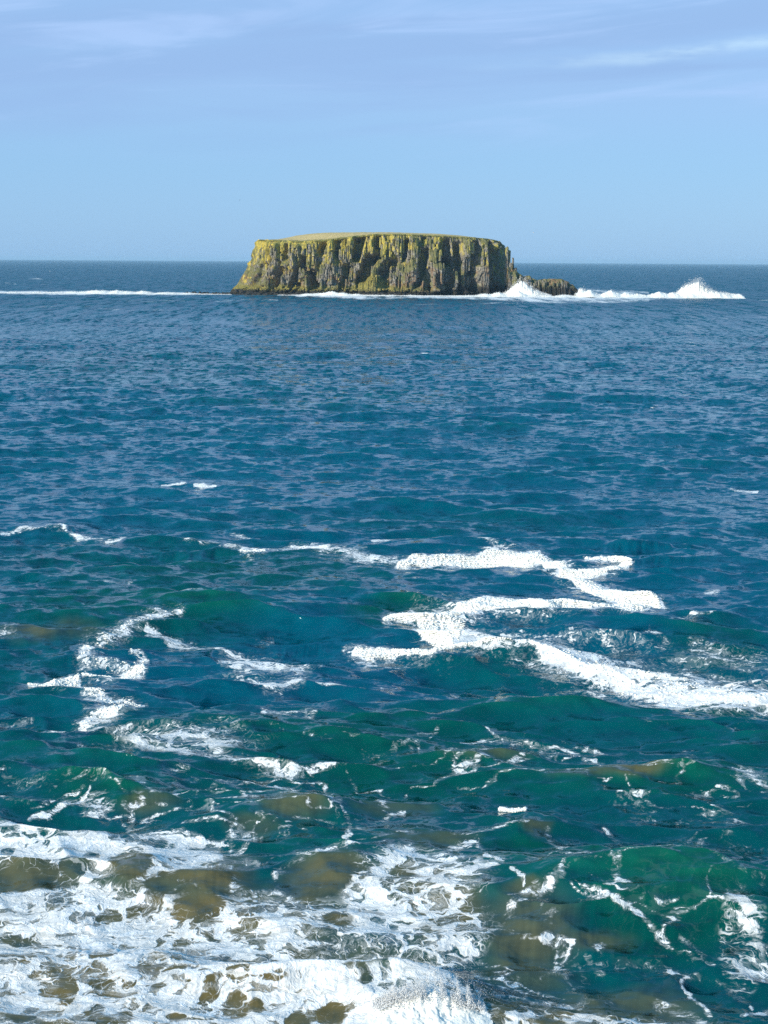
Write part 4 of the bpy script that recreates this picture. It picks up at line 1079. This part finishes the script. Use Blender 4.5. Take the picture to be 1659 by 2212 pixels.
plume('white burst of spray against the notch between the cliff and the spur', [(1074, 635), (1084, 631), (1095, 624), (1105, 613), (1113, 606), (1121, 604.5), (1129, 609), (1138, 617), (1147, 624), (1160, 630), (1180, 635)], 975, 5, 9000, 11, drops=3000)
plume('tall white splash standing alone right of the island', [(1440, 637), (1447, 633), (1456, 627), (1464, 619), (1473, 613), (1484, 608), (1492, 604.5), (1499, 607), (1506, 614), (1515, 621), (1527, 627), (1542, 631), (1585, 636)], 965, 5, 11000, 13, drops=5000)
plume('small spout of spray at the right tip of the spur', [(1240, 632), (1244, 622), (1250, 621), (1256, 626), (1268, 630), (1285, 634)], 985, 3, 2000, 15, drops=700)
plume('little spout of spray in front of the spur rocks', [(1150, 633), (1155, 624), (1158, 628), (1166, 634)], 978, 1.5, 500, 17, drops=200)


def near_splash():
    """wave bursting at the bottom of the picture"""
    root = bpy.data.objects.new('wave_splash', None); COL.objects.link(root)
    cx, cy = to_world(925, 2185); cx, cy = float(cx), float(cy)
    root.location = (cx, cy, 0)
    def topf(u):
        return np.clip(1 - np.abs(u) ** 2.4, 0, 1) * (0.78 + .40 * perlin(u * 3.1, u * 0, 77) + .22 * perlin(u * 9, u * 0, 78) + .05 * perlin(u * 27, u * 0, 79))
    # heaped white water under the burst
    nu, nv = 150, 90
    U, Vv = np.meshgrid(np.linspace(-1.25, 1.25, nu), np.linspace(-1, 1, nv))
    edge = np.clip(1 - (np.abs(U) / 1.25) ** 2.2 - np.abs(Vv) ** 2.2, 0, 1) ** .9
    h = edge * (.20 + .40 * np.exp(-((Vv - .25) / .36) ** 2) * np.clip(topf(U), 0, 1.2)) + edge * .16 * fbm(U * 4, Vv * 2.2, 4, 70, .55)
    V = np.stack([U * 1.5 + .06 * fbm(U * 6, Vv * 6, 3, 71), Vv * 1.25, h - .10], -1).reshape(-1, 3)
    idx = np.arange(nu * nv).reshape(nv, nu)
    q = np.stack([idx[:-1, :-1], idx[:-1, 1:], idx[1:, 1:], idx[1:, :-1]], -1).reshape(-1, 4)
    obj('splash_body', mesh_from('splash_body', V, q, M_FOAM, smooth=True), root)
    # torn strands and drops
    n = 26000
    u = rng.uniform(-1.15, 1.15, n); v = rng.random(n) ** .8
    strand = fbm(u * 9 + v * 1.3, v * 1.5, 4, 80, .7)
    k = strand > -.20 + .55 * v ** 1.6; u, v = u[k], v[k]; n = len(u)
    tp = np.clip(topf(u / 1.1), 0, 2)
    x = u * 1.45 + .22 * (v - .3) * perlin(u * 5, u * 0, 81) + rng.normal(0, .02, n); y = .10 + .45 * v + rng.normal(0, .14 + .06 * v, n); z = .12 + 1.25 * tp * v
    lumps('splash_strands', x, y, z, (.006 + .017 * rng.random(n) ** 2.2) * (1.2 - .6 * v), M_SPRAY, 1.1, True, root)['kind'] = 'stuff'
    n = 4200
    u = rng.normal(0, .62, n); v = rng.random(n)
    o = lumps('splash_droplets', u * 1.5 + rng.normal(0, .1, n), .4 + rng.normal(0, .3, n), .25 + np.clip(topf(u / 1.3), .12, 2) * (.6 + 1.15 * v ** 1.8), .003 + .006 * rng.random(n) ** 2, M_SPRAY, 1.0, True, root)
    o['kind'] = 'stuff'
    tag(root, 'white splash of a breaking wave at the bottom of the picture', 'wave splash')
near_splash()


# ------------------------------------------------------------------ gulls
M_GW = plain_material('gull_white', (.8, .8, .78)); M_GG = plain_material('gull_grey', (.35, .37, .4)); M_GB = plain_material('gull_black', (.03, .03, .03)); M_GY = plain_material('gull_bill', (.7, .45, .05))


def gull(label, px, py, dist, heading, bank, size=1.0):
    d = Vector(F_) * FPX + Vector(R_) * (px - 829.5) - Vector(U_) * (py - 1106)
    p = Vector((0, 0, CAM_H)) + d * (dist / d.y)
    root = bpy.data.objects.new('seagull', None); COL.objects.link(root); root.location = p; root.rotation_euler = (0, bank, heading); root.scale = (size,) * 3
    # body: lathe along y
    st = [(-.30, .015, 0), (-.22, .045, 0), (-.08, .075, 0), (.06, .08, 0), (.16, .055, .01), (.21, .042, .02), (.25, .045, .025), (.29, .03, .02), (.31, .012, .012)]
    vs, fs = [], []; n = 8
    for y, r, zc in st:
        for k in range(n):
            a = 2 * math.pi * k / n; vs.append((math.cos(a) * r, y, math.sin(a) * r + zc))
    for s in range(len(st) - 1):
        for k in range(n): fs.append((s * n + k, s * n + (k + 1) % n, (s + 1) * n + (k + 1) % n, (s + 1) * n + k))
    fs.append(tuple(range(n))[::-1]); fs.append(tuple((len(st) - 1) * n + k for k in range(n)))
    me = bpy.data.meshes.new('body'); me.from_pydata(vs, [], fs); me.update(); me.materials.append(M_GW); obj('body', me, root)
    for sgn in (-1, 1):
        sec = [(0.05, .09, -.10, .03), (.25, .12, -.07, .10), (.42, .13, -.03, .10), (.58, .07, -.05, .05), (.70, .0, -.06, .01)]
        vs, fs = [], []
        for x, yf, yb, z in sec:
            for y, dz in ((yf, 0), ((yf + yb) / 2, .014), (yb, 0), ((yf + yb) / 2, -.006)): vs.append((sgn * x, y, z + dz))
        for s in range(len(sec) - 1):
            for k in range(4): fs.append((s * 4 + k, s * 4 + (k + 1) % 4, (s + 1) * 4 + (k + 1) % 4, (s + 1) * 4 + k))
        me = bpy.data.meshes.new('wing'); me.from_pydata(vs, [], fs); me.update(); me.materials.append(M_GW); w = obj('wing', me, root)
        vs = [(sgn * .58, .075, .055), (sgn * .58, -.055, .055), (sgn * .76, -.09, .005), (sgn * .60, .02, .07), (sgn * .60, 0, .04)]
        me = bpy.data.meshes.new('wing_tip'); me.from_pydata(vs, [], [(0, 3, 2), (3, 1, 2), (0, 2, 4), (4, 2, 1), (0, 4, 3), (3, 4, 1)]); me.update(); me.materials.append(M_GB); obj('wing_tip', me, w)
    me = bpy.data.meshes.new('tail'); me.from_pydata([(-.02, -.27, .01), (.02, -.27, .01), (.08, -.42, 0), (-.08, -.42, 0), (0, -.3, .02), (0, -.4, -.01)], [], [(0, 1, 4), (1, 2, 4), (2, 3, 4), (3, 0, 4), (0, 5, 1), (1, 5, 2), (2, 5, 3), (3, 5, 0)]); me.update(); me.materials.append(M_GW); obj('tail', me, root)
    me = bpy.data.meshes.new('bill'); me.from_pydata([(-.01, .30, .02), (.01, .30, .02), (0, .30, .0), (0, .36, .005)], [], [(0, 1, 3), (1, 2, 3), (2, 0, 3)]); me.update(); me.materials.append(M_GY); obj('bill', me, root)
    tag(root, label, 'seagull', 'gulls flying over the bay')


gull('tiny white gull flying in the sky right of the island', 1152, 502, 700, 1.2, .5)
gull('tiny white gull high in the sky left above the island', 518, 432, 700, -.9, -.3)
gull('white gull flying low over the dark sea at right', 1411, 881, 150, 2.2, .4)
gull('white gull over the far sea at the left edge', 108, 586, 640, .7, .4, 1.1)

# ------------------------------------------------------------------ sea air
bx_v = np.array([(-16000, -60, -14), (16000, -60, -14), (16000, 31000, -14), (-16000, 31000, -14), (-16000, -60, 46), (16000, -60, 46), (16000, 31000, 46), (-16000, 31000, 46)], float)
bx_f = np.array([(0, 3, 2, 1), (4, 5, 6, 7), (0, 1, 5, 4), (1, 2, 6, 5), (2, 3, 7, 6), (3, 0, 4, 7)])
mh = bpy.data.materials.new('haze'); mh.use_nodes = True; t = NT(mh.node_tree)
vol = t.n('ShaderNodeVolumePrincipled', {'Color': (0.50, 0.78, 1.0, 1), 'Density': 0.00005, 'Anisotropy': 0.0})
t.n('ShaderNodeOutputMaterial', {'Volume': vol.outputs[0]})
hz_o = obj('haze', mesh_from('haze', bx_v, bx_f, mh)); tag(hz_o, kind='stuff')
